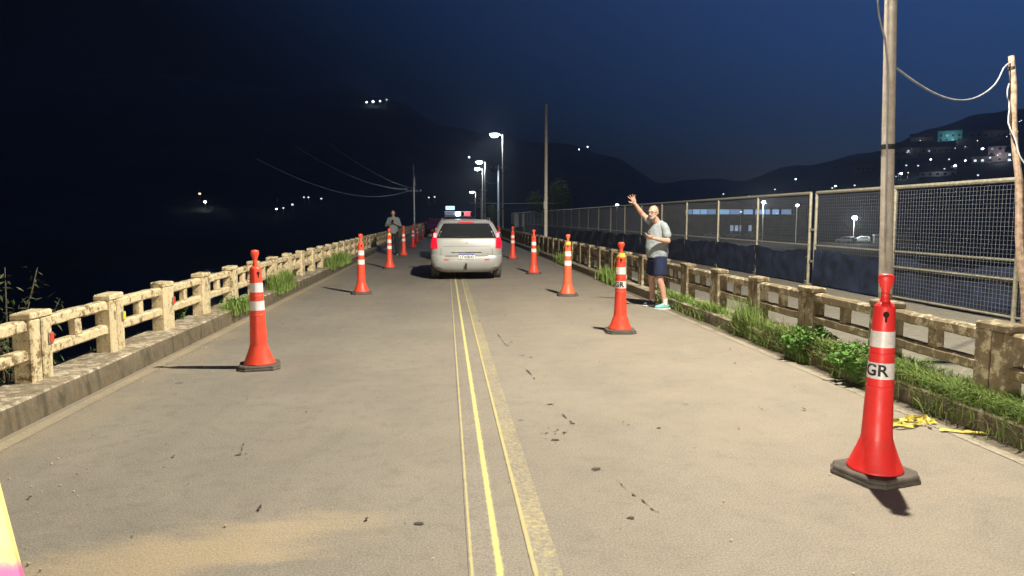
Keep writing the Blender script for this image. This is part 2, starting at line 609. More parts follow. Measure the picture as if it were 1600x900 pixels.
    def fused(self, name, mat, voxel, it, parent=None):
        """voxel-fuse overlapping volumes into one continuous skin"""
        me = self.mesh(name, mat)
        tmp = bpy.data.objects.new('tmp', me)
        COL.objects.link(tmp)
        m = tmp.modifiers.new('r', 'REMESH')
        m.mode = 'VOXEL'
        m.voxel_size = voxel
        if it:
            s = tmp.modifiers.new('s', 'SMOOTH')
            s.factor = 0.5
            s.iterations = it
        dg = bpy.context.evaluated_depsgraph_get()
        new = bpy.data.meshes.new_from_object(tmp.evaluated_get(dg))
        bpy.data.objects.remove(tmp)
        bpy.data.meshes.remove(me)
        new.name = name
        new.materials.clear()
        new.materials.append(MATS[mat])
        new.polygons.foreach_set('use_smooth', [True] * len(new.polygons))
        return link_mesh(name, new, parent)


def roughen(me, amp, freq):
    """knock the straight edges of a cast piece about a little"""
    for p in me.vertices:
        p.co += noise.noise_vector(p.co * freq) * amp
    me.update()


def text_points(s, size):
    cu = bpy.data.curves.new('t', 'FONT')
    cu.body = s
    cu.size = size
    cu.align_x = 'CENTER'
    cu.align_y = 'CENTER'
    cu.resolution_u = 3
    cu.offset = size * 0.022
    tmp = bpy.data.objects.new('t', cu)
    COL.objects.link(tmp)
    dg = bpy.context.evaluated_depsgraph_get()
    me = bpy.data.meshes.new_from_object(tmp.evaluated_get(dg))
    bm = bmesh.new()
    bm.from_mesh(me)
    bmesh.ops.triangulate(bm, faces=bm.faces)
    bm.verts.index_update()
    vs = [p.co.copy() for p in bm.verts]
    fs = [tuple(q.index for q in f.verts) for f in bm.faces]
    bm.free()
    bpy.data.objects.remove(tmp)
    bpy.data.meshes.remove(me)
    bpy.data.curves.remove(cu)
    return vs, fs


# ------------------------------------------------------------------ the setting
def sheet(name, x0, x1, ys, z, mat, label=None, cols=1):
    mb = MB()
    mb.grid([[(x0 + (x1 - x0) * j / cols, y, z) for j in range(cols + 1)] for y in ys])
    o = mb.build(name, mat, None, False)
    return tag(o, label, None, None, 'structure')


ground = sheet('ground', -3000, 3000, [-3000, 3000], -6.0, 'dark_soil', 'dark low ground far below the bridge')
river = sheet('river', -900, 40, [14, 110], -5.9, 'river_water', 'black river water under the bridge')
deck = MB().box(-3.62, 8.30, -40, 420, -0.7, -0.02).build('bridge_deck', 'kerb_concrete', None, False)
tag(deck, 'concrete deck slab carrying the road', None, None, 'structure')
road = sheet('road', -3.2, 3.82, [-40, 420], 0.0, 'asphalt', 'dusty tan asphalt road across the bridge')


def marking(name, x0, x1, y0, y1, mat, label):
    o = MB().grid([[(x0, y, 0.004), (x1, y, 0.004)] for y in (y0, y1)]).build(name, mat, None, False)
    tag(o, label, None, None, 'structure')


marking('centre_line_marking', 0.085, 0.255, -40, 420, 'yellow_paint_left', 'thin yellow centre stripe with a bright edge')
marking('centre_line_marking', 0.365, 0.495, -40, 420, 'yellow_paint_right', 'broad worn speckled yellow centre stripe')
marking('edge_line_marking', -3.07, -2.96, -40, 420, 'white_paint_left', 'dirty edge stripe beside the left kerb')
marking('edge_line_marking', 3.60, 3.70, -40, 420, 'white_paint_right', 'pale edge stripe beside the grassy gutter')


def kerb(name, xf, xb, h, label, sgn):
    """cast kerb with an uneven arris; xf the road face, xb the back"""
    mb = MB()
    rows = []
    y = -40.0
    while y < 420:
        e = lambda k, a: noise.noise(Vector((y * 1.3, k * 7.1, xf))) * a
        rows.append([(xf - sgn * 0.02, y, -0.03), (xf - sgn * 0.012 + e(1, 0.010), y, h * 0.5), (xf + e(2, 0.010), y, h - 0.014 + e(3, 0.008)),
                     (xf + sgn * 0.014 + e(4, 0.010), y, h + e(5, 0.006)), ((xf + xb) / 2, y, h + 0.004 + e(6, 0.010)), (xb, y, h), (xb, y, -0.03)])
        y += 0.12 if y < 40 and y > 2 else (0.5 if y < 90 else 6.0)
    mb.grid(rows)
    o = mb.build(name, 'kerb_concrete', None, True, 38)
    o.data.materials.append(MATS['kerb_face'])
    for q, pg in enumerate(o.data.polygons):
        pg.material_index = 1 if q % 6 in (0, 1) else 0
    return tag(o, label, None, None, 'structure')


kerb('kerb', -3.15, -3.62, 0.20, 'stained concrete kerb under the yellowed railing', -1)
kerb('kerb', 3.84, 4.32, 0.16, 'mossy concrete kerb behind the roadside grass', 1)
sheet('walkway', 4.32, 8.30, [-20, 120], 0.06, 'walk_concrete', 'pale concrete walkway between railing and mesh fence')

bank = MB()
rows = []
for i in range(40):
    y = -30 + i * 1.1
    row = []
    for j in range(12):
        u = j / 11
        x = -3.60 - u * 7
        zz = -0.12 - 5.8 * u ** 1.3 + noise.noise(Vector((x * 0.8, y * 0.8, 0))) * 0.10 * (u > 0.01)
        row.append((x, y, zz))
    rows.append(row)
bank.grid(rows)
tag(bank.build('embankment_terrain', 'bank_soil'), 'weedy earth bank falling away outside the railing', None, None, 'structure')

lot = sheet('yard_ground', 30, 200, [60, 330], -4.0, 'dark_soil', 'dim paved yard below the bridge')

# hills: height as a function of bearing (deg, clockwise from the road axis) and range
CREST = [(-60, 110), (-40, 120), (-30, 126), (-18, 130), (-12, 130), (-7, 128), (-4, 124), (0, 100), (4, 86), (9, 80), (13, 68), (17, 36), (22, 38),
         (27, 50), (31, 66), (35, 82), (38, 91), (41, 96), (46, 100), (60, 110)]


def hill_z(az, r):
    for (a0, h0), (a1, h1) in zip(CREST, CREST[1:]):
        if a0 <= az <= a1:
            u = (az - a0) / (a1 - a0)
            u = u * u * (3 - 2 * u)
            h = h0 + (h1 - h0) * u
            break
    else:
        h = CREST[-1][1]
    s = max(0.0, min(1.0, (r - 300) / 500))
    s = s * s * (3 - 2 * s)
    n = noise.noise(Vector((az * 0.22, r * 0.006, 0))) * 7 * s + noise.noise(Vector((az * 0.9, r * 0.02, 3))) * 2 * s
    return -6 + (h + 6) * s + n


mb = MB()
rows = []
for i in range(24):
    r = 300 + 700 * i / 23
    rows.append([(r * math.sin(R_(a * 0.5)), r * math.cos(R_(a * 0.5)), hill_z(a * 0.5, r)) for a in range(-116, 117)])
mb.grid(rows)
tag(mb.build('hills', 'hill_scrub'), 'dark hills around the town', None, None, 'structure')

# haze volume added over the valley to blend the hills into the sky
hz = MB().box(-1080, 1080, -1080, 1080, -7.0, 150.0).build('haze', 'asphalt', None, False)
hm = bpy.data.materials.new('added_haze')
hm.use_nodes = True
hm.node_tree.nodes.clear()
pv = hm.node_tree.nodes.new('ShaderNodeVolumePrincipled')
pv.inputs['Color'].default_value = (0.80, 0.88, 1.0, 1)
pv.inputs['Density'].default_value = 0.00050
pv.inputs['Anisotropy'].default_value = 0.75
ho = hm.node_tree.nodes.new('ShaderNodeOutputMaterial')
hm.node_tree.links.new(pv.outputs[0], ho.inputs['Volume'])
hz.data.materials.clear()
hz.data.materials.append(hm)
tag(hz, 'thin haze added over the valley to blend the hills', None, None, 'stuff')

# ------------------------------------------------------------------ bridge railings
BAY = 1.39


def railing(side, y_first, mat, label, n_single, y_end):
    s = side
    xf = -3.35 if s < 0 else 4.00              # road face of the posts
    root = tag(empty('concrete_railing', (xf, 0, 0)), label, 'railing')
    hb = 0.20 if s < 0 else 0.16
    meshes = {}
    for var in range(3):
        # post half: local x from the road face outwards, local y along the road
        sg = s
        for half, (ya, yb) in (('a', (-0.155, -0.011)), ('b', (0.011, 0.155))):
            m = MB().box(min(0, sg * 0.155), max(0, sg * 0.155), ya, yb, hb - 0.01, 0.725, 0.012)
            me = m.mesh('post', mat)
            roughen(me, 0.007, 4.0 + var)
            meshes['post' + half, var] = me
        m = MB().box(min(-sg * 0.007, sg * 0.163), max(-sg * 0.007, sg * 0.163), -0.160, 0.160, 0.722, 0.780, 0.012)
        me = m.mesh('post_cap', mat)
        roughen(me, 0.012, 3.0 + var)
        meshes['cap', var] = me
        for nm, z0, z1, xa, xb in (('top', 0.625, 0.722, 0.028, 0.135), ('low', 0.385, 0.480, 0.032, 0.130)):
            mbx = MB()
            nseg = 9
            ln = BAY - 0.31
            rws = []
            for i in range(nseg):
                y = 0.153 + (ln + 0.004) * i / (nseg - 1)
                sag = 0.006 * noise.noise(Vector((i * 0.9, var * 5.0, z0 * 9)))
                xs = [(xa, z0 + 0.015), (xa, z1 - 0.02), (xa + 0.02, z1), (xb - 0.02, z1), (xb, z1 - 0.02), (xb, z0 + 0.015), (xb - 0.015, z0), (xa + 0.015, z0)]
                rws.append([(sg * (x + 0.006 * noise.noise(Vector((i * 1.7, k * 3.1, var)))), y, z + sag + 0.005 * noise.noise(Vector((i * 1.3, k * 2.3, var + 9)))) for k, (x, z) in enumerate(xs)])
            vs = [p for rw in rws for p in rw]
            fs = []
            for i in range(nseg - 1):
                for k in range(8):
                    k2 = (k + 1) % 8
                    fs.append((i * 8 + k, i * 8 + k2, (i + 1) * 8 + k2, (i + 1) * 8 + k))
            mbx.add(vs, fs)
            meshes[nm, var] = mbx.mesh(nm + '_rail', mat, True, 30)
        m = MB().box(min(sg * 0.045, sg * 0.12), max(sg * 0.045, sg * 0.12), BAY / 2 - 0.055, BAY / 2 + 0.055, 0.47, 0.632, 0.008)
        me = m.mesh('baluster', mat)
        roughen(me, 0.008, 5.0 + var)
        meshes['bal', var] = me
    rest = MB()
    k = 0
    y = y_first
    while y < y_end:
        if k < n_single:
            for key, nm in (('posta', 'post'), ('postb', 'post'), ('cap', 'post_cap'), ('top', 'top_rail'), ('low', 'bottom_rail'), ('bal', 'baluster')):
                o = link_mesh(nm, meshes[key, (k * 7 + len(key)) % 3], root, (0, y, 0))
        else:
            for key in ('posta', 'postb', 'cap', 'top', 'low', 'bal'):
                me = meshes[key, 0]
                rest.add([(p.co.x, p.co.y + y, p.co.z) for p in me.vertices], [tuple(f.vertices) for f in me.polygons])
        k += 1
        y += BAY
    if rest.v:
        o = rest.build('far_bays', mat, root)
        o['kind'] = 'stuff'
    # little reflectors fixed to the road faces of the nearer posts
    return root


railL = railing(-1, 6.27 - BAY * 4, 'concrete_left', 'yellowed concrete railing with flaking paint along the river side', 66, 240)
railR = railing(1, 4.95 - BAY * 3, 'concrete_right', 'brown weathered concrete railing beside the walkway', 62, 240)
simple('reflector_red', (0.62, 0.05, 0.03), 0.4)
simple('reflector_yellow', (0.75, 0.50, 0.04), 0.4)
for k, m in ((4, 'reflector_red'), (5, 'reflector_yellow'), (6, 'reflector_red')):
    y = 6.27 - BAY * 4 + BAY * k
    b = MB().box(0.0, 0.012, 0.135, 0.185, 0.52, 0.60, 0.004)
    o = b.build('reflector', m, railL, loc=(0.012, y - 0.048, -0.02))
    o2 = MB().box(-0.004, 0.004, 0.131, 0.189, 0.514, 0.606).build('reflector_backing', 'rim_metal', o)

# ------------------------------------------------------------------ street lamps and poles


def batwing(light, power, warm):
    """LED road-lantern distribution: reaches along the road, nothing above the horizontal"""
    light.use_nodes = True
    n, l = light.node_tree.nodes, light.node_tree.links
    em = next(x for x in n if x.type == 'EMISSION')
    tc = n.new('ShaderNodeTexCoord')
    sx = n.new('ShaderNodeSeparateXYZ')
    l.new(tc.outputs['Normal'], sx.inputs[0])
    ab = n.new('ShaderNodeMath'); ab.operation = 'ABSOLUTE'
    l.new(sx.outputs[2], ab.inputs[0])
    mx = n.new('ShaderNodeMath'); mx.operation = 'MAXIMUM'; mx.inputs[1].default_value = 0.36
    l.new(ab.outputs[0], mx.inputs[0])
    pw = n.new('ShaderNodeMath'); pw.operation = 'POWER'; pw.inputs[1].default_value = -1.12
    l.new(mx.outputs[0], pw.inputs[0])
    cut = n.new('ShaderNodeMapRange'); cut.interpolation_type = 'SMOOTHSTEP'
    cut.inputs['From Min'].default_value = 0.04
    cut.inputs['From Max'].default_value = 0.30
    l.new(ab.outputs[0], cut.inputs['Value'])
    ml = n.new('ShaderNodeMath'); ml.operation = 'MULTIPLY'
    l.new(pw.outputs[0], ml.inputs[0]); l.new(cut.outputs[0], ml.inputs[1])
    l.new(ml.outputs[0], em.inputs['Strength'])
    light.energy = power
    light.color = warm


def street_lamp(px, y, h, label, power, color, head_dx=-0.62, group=None, lean=0.0, bowl=1.0):
    root = tag(empty('street_lamp', (px, y, 0.05)), label, 'street lamp', group)
    MB().tube([(0, 0, 0), (lean * 0.5, 0, h / 2), (lean, 0, h)], [0.066, 0.056, 0.048], 14).build('pole', 'pole_concrete', root)
    MB().lathe([(0.13, 0), (0.13, 0.03), (0.085, 0.05), (0.080, 0.3), (0.068, 0.32)], 14).build('base_sleeve', 'pole_concrete', root)
    MB().tube([(lean, 0, h - 0.25), (lean - 0.12, 0, h - 0.05), (lean + head_dx + 0.25, 0, h + 0.06)], 0.03, 8).build('arm', 'lamp_body', root)
    hd = MB().box(lean + head_dx - 0.30, lean + head_dx + 0.28, -0.14, 0.14, h + 0.02, h + 0.12, 0.03).build('lamp_head', 'lamp_body', root)
    MB().lathe([(0.03 * bowl, -0.17 * bowl), (0.10 * bowl, -0.15 * bowl), (0.15 * bowl, -0.10 * bowl), (0.17 * bowl, -0.03), (0.17 * bowl, 0.02)], 18, (lean + head_dx - 0.03, 0, h + 0.005), True, 1.45, 1.0).build('lens', 'lamp_lens_white', hd).scale = (1, 1, 1)
    b = MB()
    for zz in (2.2, h * 0.62):
        b = MB().lathe([(0.056, -0.025), (0.0665, -0.025), (0.0665, 0.025), (0.056, 0.025)], 14, (lean * zz / h, 0, zz)).build('strap', 'black_plastic', root)
    if power:
        ld = bpy.data.lights.new('lamp_light', 'POINT')
        ld.shadow_soft_size = 0.10
        batwing(ld, power, color)
        lo = bpy.data.objects.new('lamp_light', ld)
        COL.objects.link(lo)
        lo.parent = root
        lo.location = (lean + head_dx - 0.03, 0, h - 0.14 - 0.16 * bowl * 1.1)
    return root


street_lamp(4.47, 6.95, 8.0, 'thick tan lamp pole standing behind the nearest right-hand cone', LAMP_W, (1.0, 0.935, 0.775), -0.50, None, -0.26)
street_lamp(4.45, 57.0, 7.95, 'far lit street lamp with the highest glowing head', LAMP_W * 0.06, (0.8, 0.93, 1.0), bowl=1.45)
street_lamp(4.45, 83.0, 7.8, 'second far street lamp, upper of two close glowing heads', LAMP_W * 0.06, (0.8, 0.93, 1.0), bowl=1.45)
street_lamp(4.60, 91.5, 7.6, 'third far street lamp, lower brighter of two close heads', LAMP_W * 0.06, (0.85, 0.95, 1.0), bowl=1.45)
street_lamp(5.2, 128.0, 6.0, 'distant small street lamp below the two close heads', LAMP_W * 0.03, (1.0, 0.9, 0.85), bowl=1.45)

pole = tag(empty('bare_pole', (4.55, 33.0, 0.05)), 'tall bare unlit pole rising from the right railing', 'pole')
MB().tube([(0, 0, 0), (0, 0, 3.4), (0, 0, 6.6)], [0.085, 0.075, 0.06], 12).build('shaft', 'pole_concrete', pole)
MB().box(-0.10, -0.075, -0.05, 0.05, 1.9, 2.25, 0.008).build('meter_box', 'sheet_white', pole)

lean = tag(empty('leaning_pole', (7.82, 9.05, 0.06)), 'rough leaning wooden pole beside the fence at the picture edge', 'pole')
mb = MB()
pts = [(0.0 + 0.02 * math.sin(i * 1.7), 0.58 * i / 9, 3.72 * i / 9) for i in range(10)]
mb.tube(pts, [0.056 - 0.002 * i for i in range(10)], 10)
o = mb.build('shaft', 'wood_pole', lean)
roughen(o.data, 0.010, 5.0)
MB().lathe([(0.040, -0.02), (0.046, -0.02), (0.046, 0.02), (0.040, 0.02)], 10, (0, 0.555, 3.55)).build('strap', 'tape_black', lean)

mb = MB()
A, B = Vector((4.40, 6.95, 3.05)), Vector((7.83, 9.63, 3.68))
pts = []
for i in range(25):
    u = i / 24
    p = A.lerp(B, u)
    p.z -= 0.42 * 4 * u * (1 - u) * (0.75 + 0.5 * u) * 1.0
    p.z += 0.10 * math.exp(-((u - 0.93) / 0.05) ** 2)
    pts.append(p)
mb.tube(pts, 0.010, 6)
tag(mb.build('hanging_cable', 'cable_grey'), 'grey cable sagging between the lamp pole and the leaning pole', 'cable')
mb = MB()
pts = [(7.80 - 0.14 * math.sin(math.pi * i / 14) - 0.02 * math.sin(i * 1.3), 9.60 - 0.52 * i / 14, 3.40 - 1.32 * i / 14) for i in range(15)]
mb.tube(pts, 0.010, 6)
tag(mb.build('hanging_cable', 'cable_grey'), 'loose cable dropping down the leaning pole to the fence', 'cable')
mb = MB()
pts = [(4.29 - 0.09 * math.sin(math.pi * i / 14), 6.92, 4.05 - 0.75 * i / 14) for i in range(15)]
pts += [(4.33, 6.90, 3.0), (4.39, 6.90, 1.2)]
mb.tube(pts, 0.009, 6)
tag(mb.build('hanging_cable', 'cable_grey'), 'cable looping off and running down the thick lamp pole', 'cable')

# ------------------------------------------------------------------ mesh fence
FX = 8.10
fence = tag(empty('mesh_fence', (FX, 0, 0.06)), 'tall steel mesh fence with dark sheeting along the walkway', 'fence')
posts_y = [6.7, 9.6, 12.5, 15.3, 15.56, 18.3, 21.05, 23.9]
while posts_y[-1] < 88:
    posts_y.append(posts_y[-1] + 2.85)
FH = 2.03
post_me = MB().tube([(0, 0, 0), (0, 0, FH)], 0.034, 8).mesh('post', 'galvanised')
for y in posts_y:
    link_mesh('post', post_me, fence, (0, y, 0))


def wire_panel(w):
    mb = MB()
    r = 0.0013
    k = max(1, round(w / 0.075))
    for i in range(1, k):
        y = w * i / k
        mb.box(-r, r, y - r, y + r, 0.10, FH - 0.07)
    m = 28
    for i in range(m + 1):
        z = 0.10 + (FH - 0.17) * i / m
        mb.box(-r + 0.004, r + 0.004, 0.0, w, z - r, z + r)
    return mb


cache = {}
for i, (ya, yb) in enumerate(zip(posts_y, posts_y[1:])):
    w = yb - ya
    if w < 1:
        for z in (0.5, 1.2):
            MB().box(-0.015, 0.015, ya + 0.03, yb - 0.03, z, z + 0.05).build('tie_plate', 'galvanised', fence)
        continue
    key = round(w, 2)
    if key not in cache:
        wp = wire_panel(w - 0.06).mesh('wire_mesh', 'wire_steel', False)
        tr = MB().tube([(0, 0, 0), (0, w, 0)], 0.036, 8).mesh('top_rail', 'galvanised')
        mr = MB().tube([(0, 0.03, 0), (0, w - 0.03, 0)], 0.022, 6).mesh('mid_rail', 'galvanised')
        cache[key] = (wp, tr, mr)
    wp, tr, mr = cache[key]
    o = link_mesh('wire_mesh', wp, fence, (-0.02, ya + 0.03, 0))
    o['kind'] = 'stuff'
    link_mesh('top_rail', tr, fence, (0, ya, FH))
    link_mesh('mid_rail', mr, fence, (0.005, ya, 0.60))
    link_mesh('mid_rail', mr, fence, (0.005, ya, 0.88))
    link_mesh('bottom_rail', mr, fence, (0, ya, 0.06))
    rows = []
    nn = 22
    for a in range(nn):
        u = a / (nn - 1)
        y = ya + 0.04 + (w - 0.08) * u
        top = 0.78 + 0.045 * math.sin(i * 2.1 + u * 5.0) * math.sin(math.pi * u) - 0.05 * math.sin(math.pi * u) + 0.012 * math.sin(u * 31 + i)
        row = []
        for b in range(8):
            v = b / 7
            row.append(((0.045 if i < 2 else -0.055) + 0.018 * math.sin(u * 9 + v * 4 + i) + 0.010 * math.sin(v * 11 + i * 1.7 + u * 6) + 0.006 * math.sin(u * 27 - v * 9), y, 0.03 + (top - 0.03) * v))
        rows.append(row)
    MB().grid(rows).build('sheeting', 'tarp', fence)

wp = tag(empty('corrugated_panel', (4.75, 50.0, 0.06)), 'small white corrugated panel standing by the far lamp pole', 'panel')
rows = []
for i in range(25):
    x = 0.60 * i / 24
    rows.append([(x, 0.025 * math.sin(i * math.pi / 2), z) for z in (0.85, 1.75)])
MB().grid(rows).build('sheet', 'sheet_white', wp)
MB().box(-0.05, 0.0, -0.03, 0.03, 0.0, 1.80).build('post', 'galvanised', wp)
MB().box(0.60, 0.65, -0.03, 0.03, 0.0, 1.80).build('post', 'galvanised', wp)

# ------------------------------------------------------------------ traffic cones


def cone_r(z):
    pts = [(0.048, 0.158), (0.12, 0.128), (0.19, 0.108), (0.235, 0.089), (0.25, 0.0865), (1.03, 0.0575)]
    for (z0, r0), (z1, r1) in zip(pts, pts[1:]):
        if z0 <= z <= z1:
            return r0 + (r1 - r0) * (z - z0) / (z1 - z0)
    return pts[-1][1]


CONE = {}


def cone_meshes(plastic):
    if plastic in CONE:
        return CONE[plastic]
    d = {}
    b = MB()

    def slab(hw, ch, z0, z1, inset):
        loop = [(hw, -hw + ch), (hw, hw - ch), (hw - ch, hw), (-hw + ch, hw), (-hw, hw - ch), (-hw, -hw + ch), (-hw + ch, -hw), (hw - ch, -hw)]
        vs = []
        for z, k in ((z0, 1.0), (z1 - 0.008, 1.0), (z1, 1 - inset)):
            vs += [(x * k, y * k, z) for x, y in loop]
        fs = [(i + r * 8, (i + 1) % 8 + r * 8, (i + 1) % 8 + r * 8 + 8, i + r * 8 + 8) for r in range(2) for i in range(8)]
        fs += [tuple(range(7, -1, -1)), tuple(range(16, 24))]
        b.add(vs, fs)
    slab(0.206, 0.068, 0.0, 0.024, 0.03)
    slab(0.198, 0.068, 0.0245, 0.047, 0.04)
    d['base'] = b.mesh('base', 'rubber', True, 20)
    pr = [(0.150, 0.046), (0.158, 0.050), (0.157, 0.060), (0.145, 0.085), (0.130, 0.12), (0.115, 0.16), (0.104, 0.19), (0.090, 0.232), (0.0865, 0.25)]
    for z in (0.545,):
        pr += [(cone_r(z), z), (cone_r(z) + 0.0025, z + 0.004), (cone_r(z) + 0.0025, z + 0.010), (cone_r(z), z + 0.014)]
    for z in (0.742,):
        pr += [(cone_r(z), z), (cone_r(z) + 0.0025, z + 0.004), (cone_r(z) + 0.0025, z + 0.010), (cone_r(z), z + 0.014)]
    pr += [(0.058, 1.02), (0.056, 1.03), (0.046, 1.044), (0.035, 1.052), (0.028, 1.056)]
    d['body'] = MB().lathe(pr, 40).mesh('body', plastic, True, 14)
    # paddle grip: round neck, flattened head
    g = MB()
    prof = [(0.030, 0.030, 1.050), (0.026, 0.026, 1.075), (0.021, 0.020, 1.090), (0.024, 0.021, 1.096), (0.024, 0.021, 1.103), (0.020, 0.018, 1.108), (0.024, 0.019, 1.125),
            (0.036, 0.023, 1.155), (0.044, 0.027, 1.180), (0.045, 0.029, 1.200), (0.038, 0.026, 1.214), (0.020, 0.015, 1.220)]
    g.rings([((0, 0, z), (a, 0, 0), (0, c, 0)) for a, c, z in prof], 18)
    d['grip'] = g.mesh('grip', plastic, True, 50)
    for nm, z0, z1 in (('up', 0.790, 0.885), ('lo', 0.603, 0.698)):
        d[nm] = MB().lathe([(cone_r(z0) - 0.001, z0), (cone_r(z0) + 0.0018, z0), (cone_r(z1) + 0.0018, z1), (cone_r(z1) - 0.001, z1)], 36, caps=False).mesh('reflective_band', 'band_white', True, 60)
    # keyhole below the shoulder: dark patch wrapped on the shell paints its inner shade
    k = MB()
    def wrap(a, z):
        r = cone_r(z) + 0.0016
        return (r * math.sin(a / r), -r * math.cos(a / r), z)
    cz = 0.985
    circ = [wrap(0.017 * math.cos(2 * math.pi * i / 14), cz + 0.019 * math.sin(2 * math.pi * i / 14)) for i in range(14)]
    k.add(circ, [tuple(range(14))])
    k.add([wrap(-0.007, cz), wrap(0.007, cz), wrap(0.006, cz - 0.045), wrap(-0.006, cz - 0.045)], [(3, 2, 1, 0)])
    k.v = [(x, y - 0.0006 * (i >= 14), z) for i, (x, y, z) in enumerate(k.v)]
    d['hole'] = k.mesh('keyhole', 'hole_shade', False)
    CONE[plastic] = d
    return d


def traffic_cone(x, y, label, plastic='cone_orange', rz=0.0, letters=False, tape=False, tilt=0.0, grip=True, base_rz=0.0, letter_turn=0.0, z=0.0):
    d = cone_meshes(plastic)
    root = tag(empty('traffic_cone', (x, y, z + 0.002), rz), label, 'cone', 'orange cones closing in the lane')
    root.rotation_euler = (0, tilt, rz)
    link_mesh('base', d['base'], root, rz=base_rz)
    link_mesh('body', d['body'], root)
    up = link_mesh('reflective_band', d['up'], root)
    lo = link_mesh('reflective_band', d['lo'], root)
    g = link_mesh('grip', d['grip'], root)
    if not grip:
        g.scale = (1, 1, 1)
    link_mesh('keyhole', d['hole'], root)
    if letters:
        vs, fs = text_points('GR', 0.095)
        zc = 0.651
        r = cone_r(zc) + 0.0032
        out = []
        for p in vs:
            a = (p.x * 1.02) / r + letter_turn
            rr = cone_r(zc + p.y) + 0.0060
            out.append((rr * math.sin(a), -rr * math.cos(a), zc + p.y))
        m = MB().add(out, fs)
        m.build('lettering', 'letter_black', lo, False)
    if tape:
        m = MB()
        for q in range(3):
            z0 = 1.03 + q * 0.015
            m.lathe([(0.060 - q * 0.009, z0 - 0.016), (0.064 - q * 0.009, z0), (0.058 - q * 0.009, z0 + 0.016)], 18, (0.003 * q, 0.004 * q, 0), False)
        m.build('tape_wrap', 'tape_yellow', root)
        pts = [(-0.060 - 0.03 * math.sin(i * 0.5), -0.045 + 0.01 * math.sin(i * 1.1), 1.035 - 0.032 * i) for i in range(10)]
        rows = [[(a, b - 0.012, c), (a + 0.008 * math.sin(i), b + 0.014, c - 0.006)] for i, (a, b, c) in enumerate(pts)]
        MB().grid(rows).build('tape_end', 'tape_yellow', root)
    return root


traffic_cone(2.56, 4.02, 'nearest and largest red cone lettered GR, beside the yellow tape', 'cone_red', R_(-22), True, False, R_(0.6), base_rz=R_(38), letter_turn=R_(-30))
traffic_cone(2.34, 9.55, 'orange cone lettered GR with tape at its neck, in front of the waving man', 'cone_orange', R_(-14), True, True, base_rz=R_(8), letter_turn=R_(-18))
traffic_cone(2.40, 14.18, 'faded orange cone with yellow tape hanging from its top', 'cone_faded', R_(-10), False, True, base_rz=R_(6))
traffic_cone(2.40, 19.8, 'orange cone right of the silver car, just behind the taped cone', 'cone_orange', R_(-8), base_rz=R_(12))
traffic_cone(2.47, 26.9, 'orange cone close to the right flank of the silver car', 'cone_orange', R_(-5))
traffic_cone(2.46, 33.8, 'dim cone peeping past the right tail lamp of the silver car', 'cone_orange', R_(-5))
traffic_cone(-1.94, 7.6, 'nearest cone of the left row, casting a long thin shadow', 'cone_orange', R_(40), base_rz=R_(-28), tilt=R_(-0.6))
traffic_cone(-1.73, 14.9, 'second cone of the left row, by the railing weeds', 'cone_orange', R_(20), base_rz=R_(-8))
traffic_cone(-1.72, 22.2, 'third cone of the left row, in front of the man with the phone', 'cone_orange', R_(14), tape=True)
names = ['fourth', 'fifth', 'sixth', 'seventh', 'eighth', 'ninth', 'tenth', 'eleventh', 'twelfth', 'thirteenth', 'fourteenth']
for i, nm in enumerate(names):
    traffic_cone(-1.72 + 0.05 * math.sin(i * 2.2), 29.6 + 7.6 * i, nm + ' cone of the left row, counted from the camera', ('cone_orange', 'cone_red', 'cone_orange', 'cone_faded')[i % 4], R_(10 + 37 * i), tilt=R_(0.9 * math.sin(i * 3.1)))

# ------------------------------------------------------------------ cars
ZL = [0.20, 0.26, 0.34, 0.45, 0.58, 0.615, 0.64, 0.75, 0.90, 1.00, 1.03, 1.06, 1.2, 1.35, 1.42, 1.46, 1.485, 1.50]
YR = [0.16, 0.06, 0.01, 0.00, 0.00, 0.015, 0.055, 0.055, 0.07, 0.09, 0.10, 0.125, 0.21, 0.32, 0.38, 0.44, 0.54, 0.75]
YF = [4.25, 4.34, 4.42, 4.46, 4.44, 4.42, 4.41, 4.36, 4.10, 3.50, 3.32, 3.22, 2.95, 2.60, 2.42, 2.30, 2.15, 1.90]
WL = [0.66, 0.76, 0.84, 0.885, 0.892, 0.89, 0.888, 0.89, 0.88, 0.865, 0.855, 0.845, 0.79, 0.715, 0.67, 0.63, 0.57, 0.44]


def lerp_tab(z, tab):
    if z <= ZL[0]: return tab[0]
    for i in range(len(ZL) - 1):
        if ZL[i] <= z <= ZL[i + 1]:
            u = (z - ZL[i]) / (ZL[i + 1] - ZL[i])
            return tab[i] + (tab[i + 1] - tab[i]) * u
    return tab[-1]


RR = 0.20


def rear_pt(x, z, off=0.0):
    w, y = lerp_tab(z, WL), lerp_tab(z, YR)
    y += -0.05 + 0.05 * (x / w) ** 2
    t_ = max(0.0, min(0.999, (abs(x) - (w - RR)) / RR))
    y += RR * (1 - math.sqrt(1 - t_ * t_))
    # outward offset in plan
    nx = math.copysign(t_, x)
    ny = -math.sqrt(max(0.0, 1 - t_ * t_))
    return (x + nx * off, y + ny * off, z)


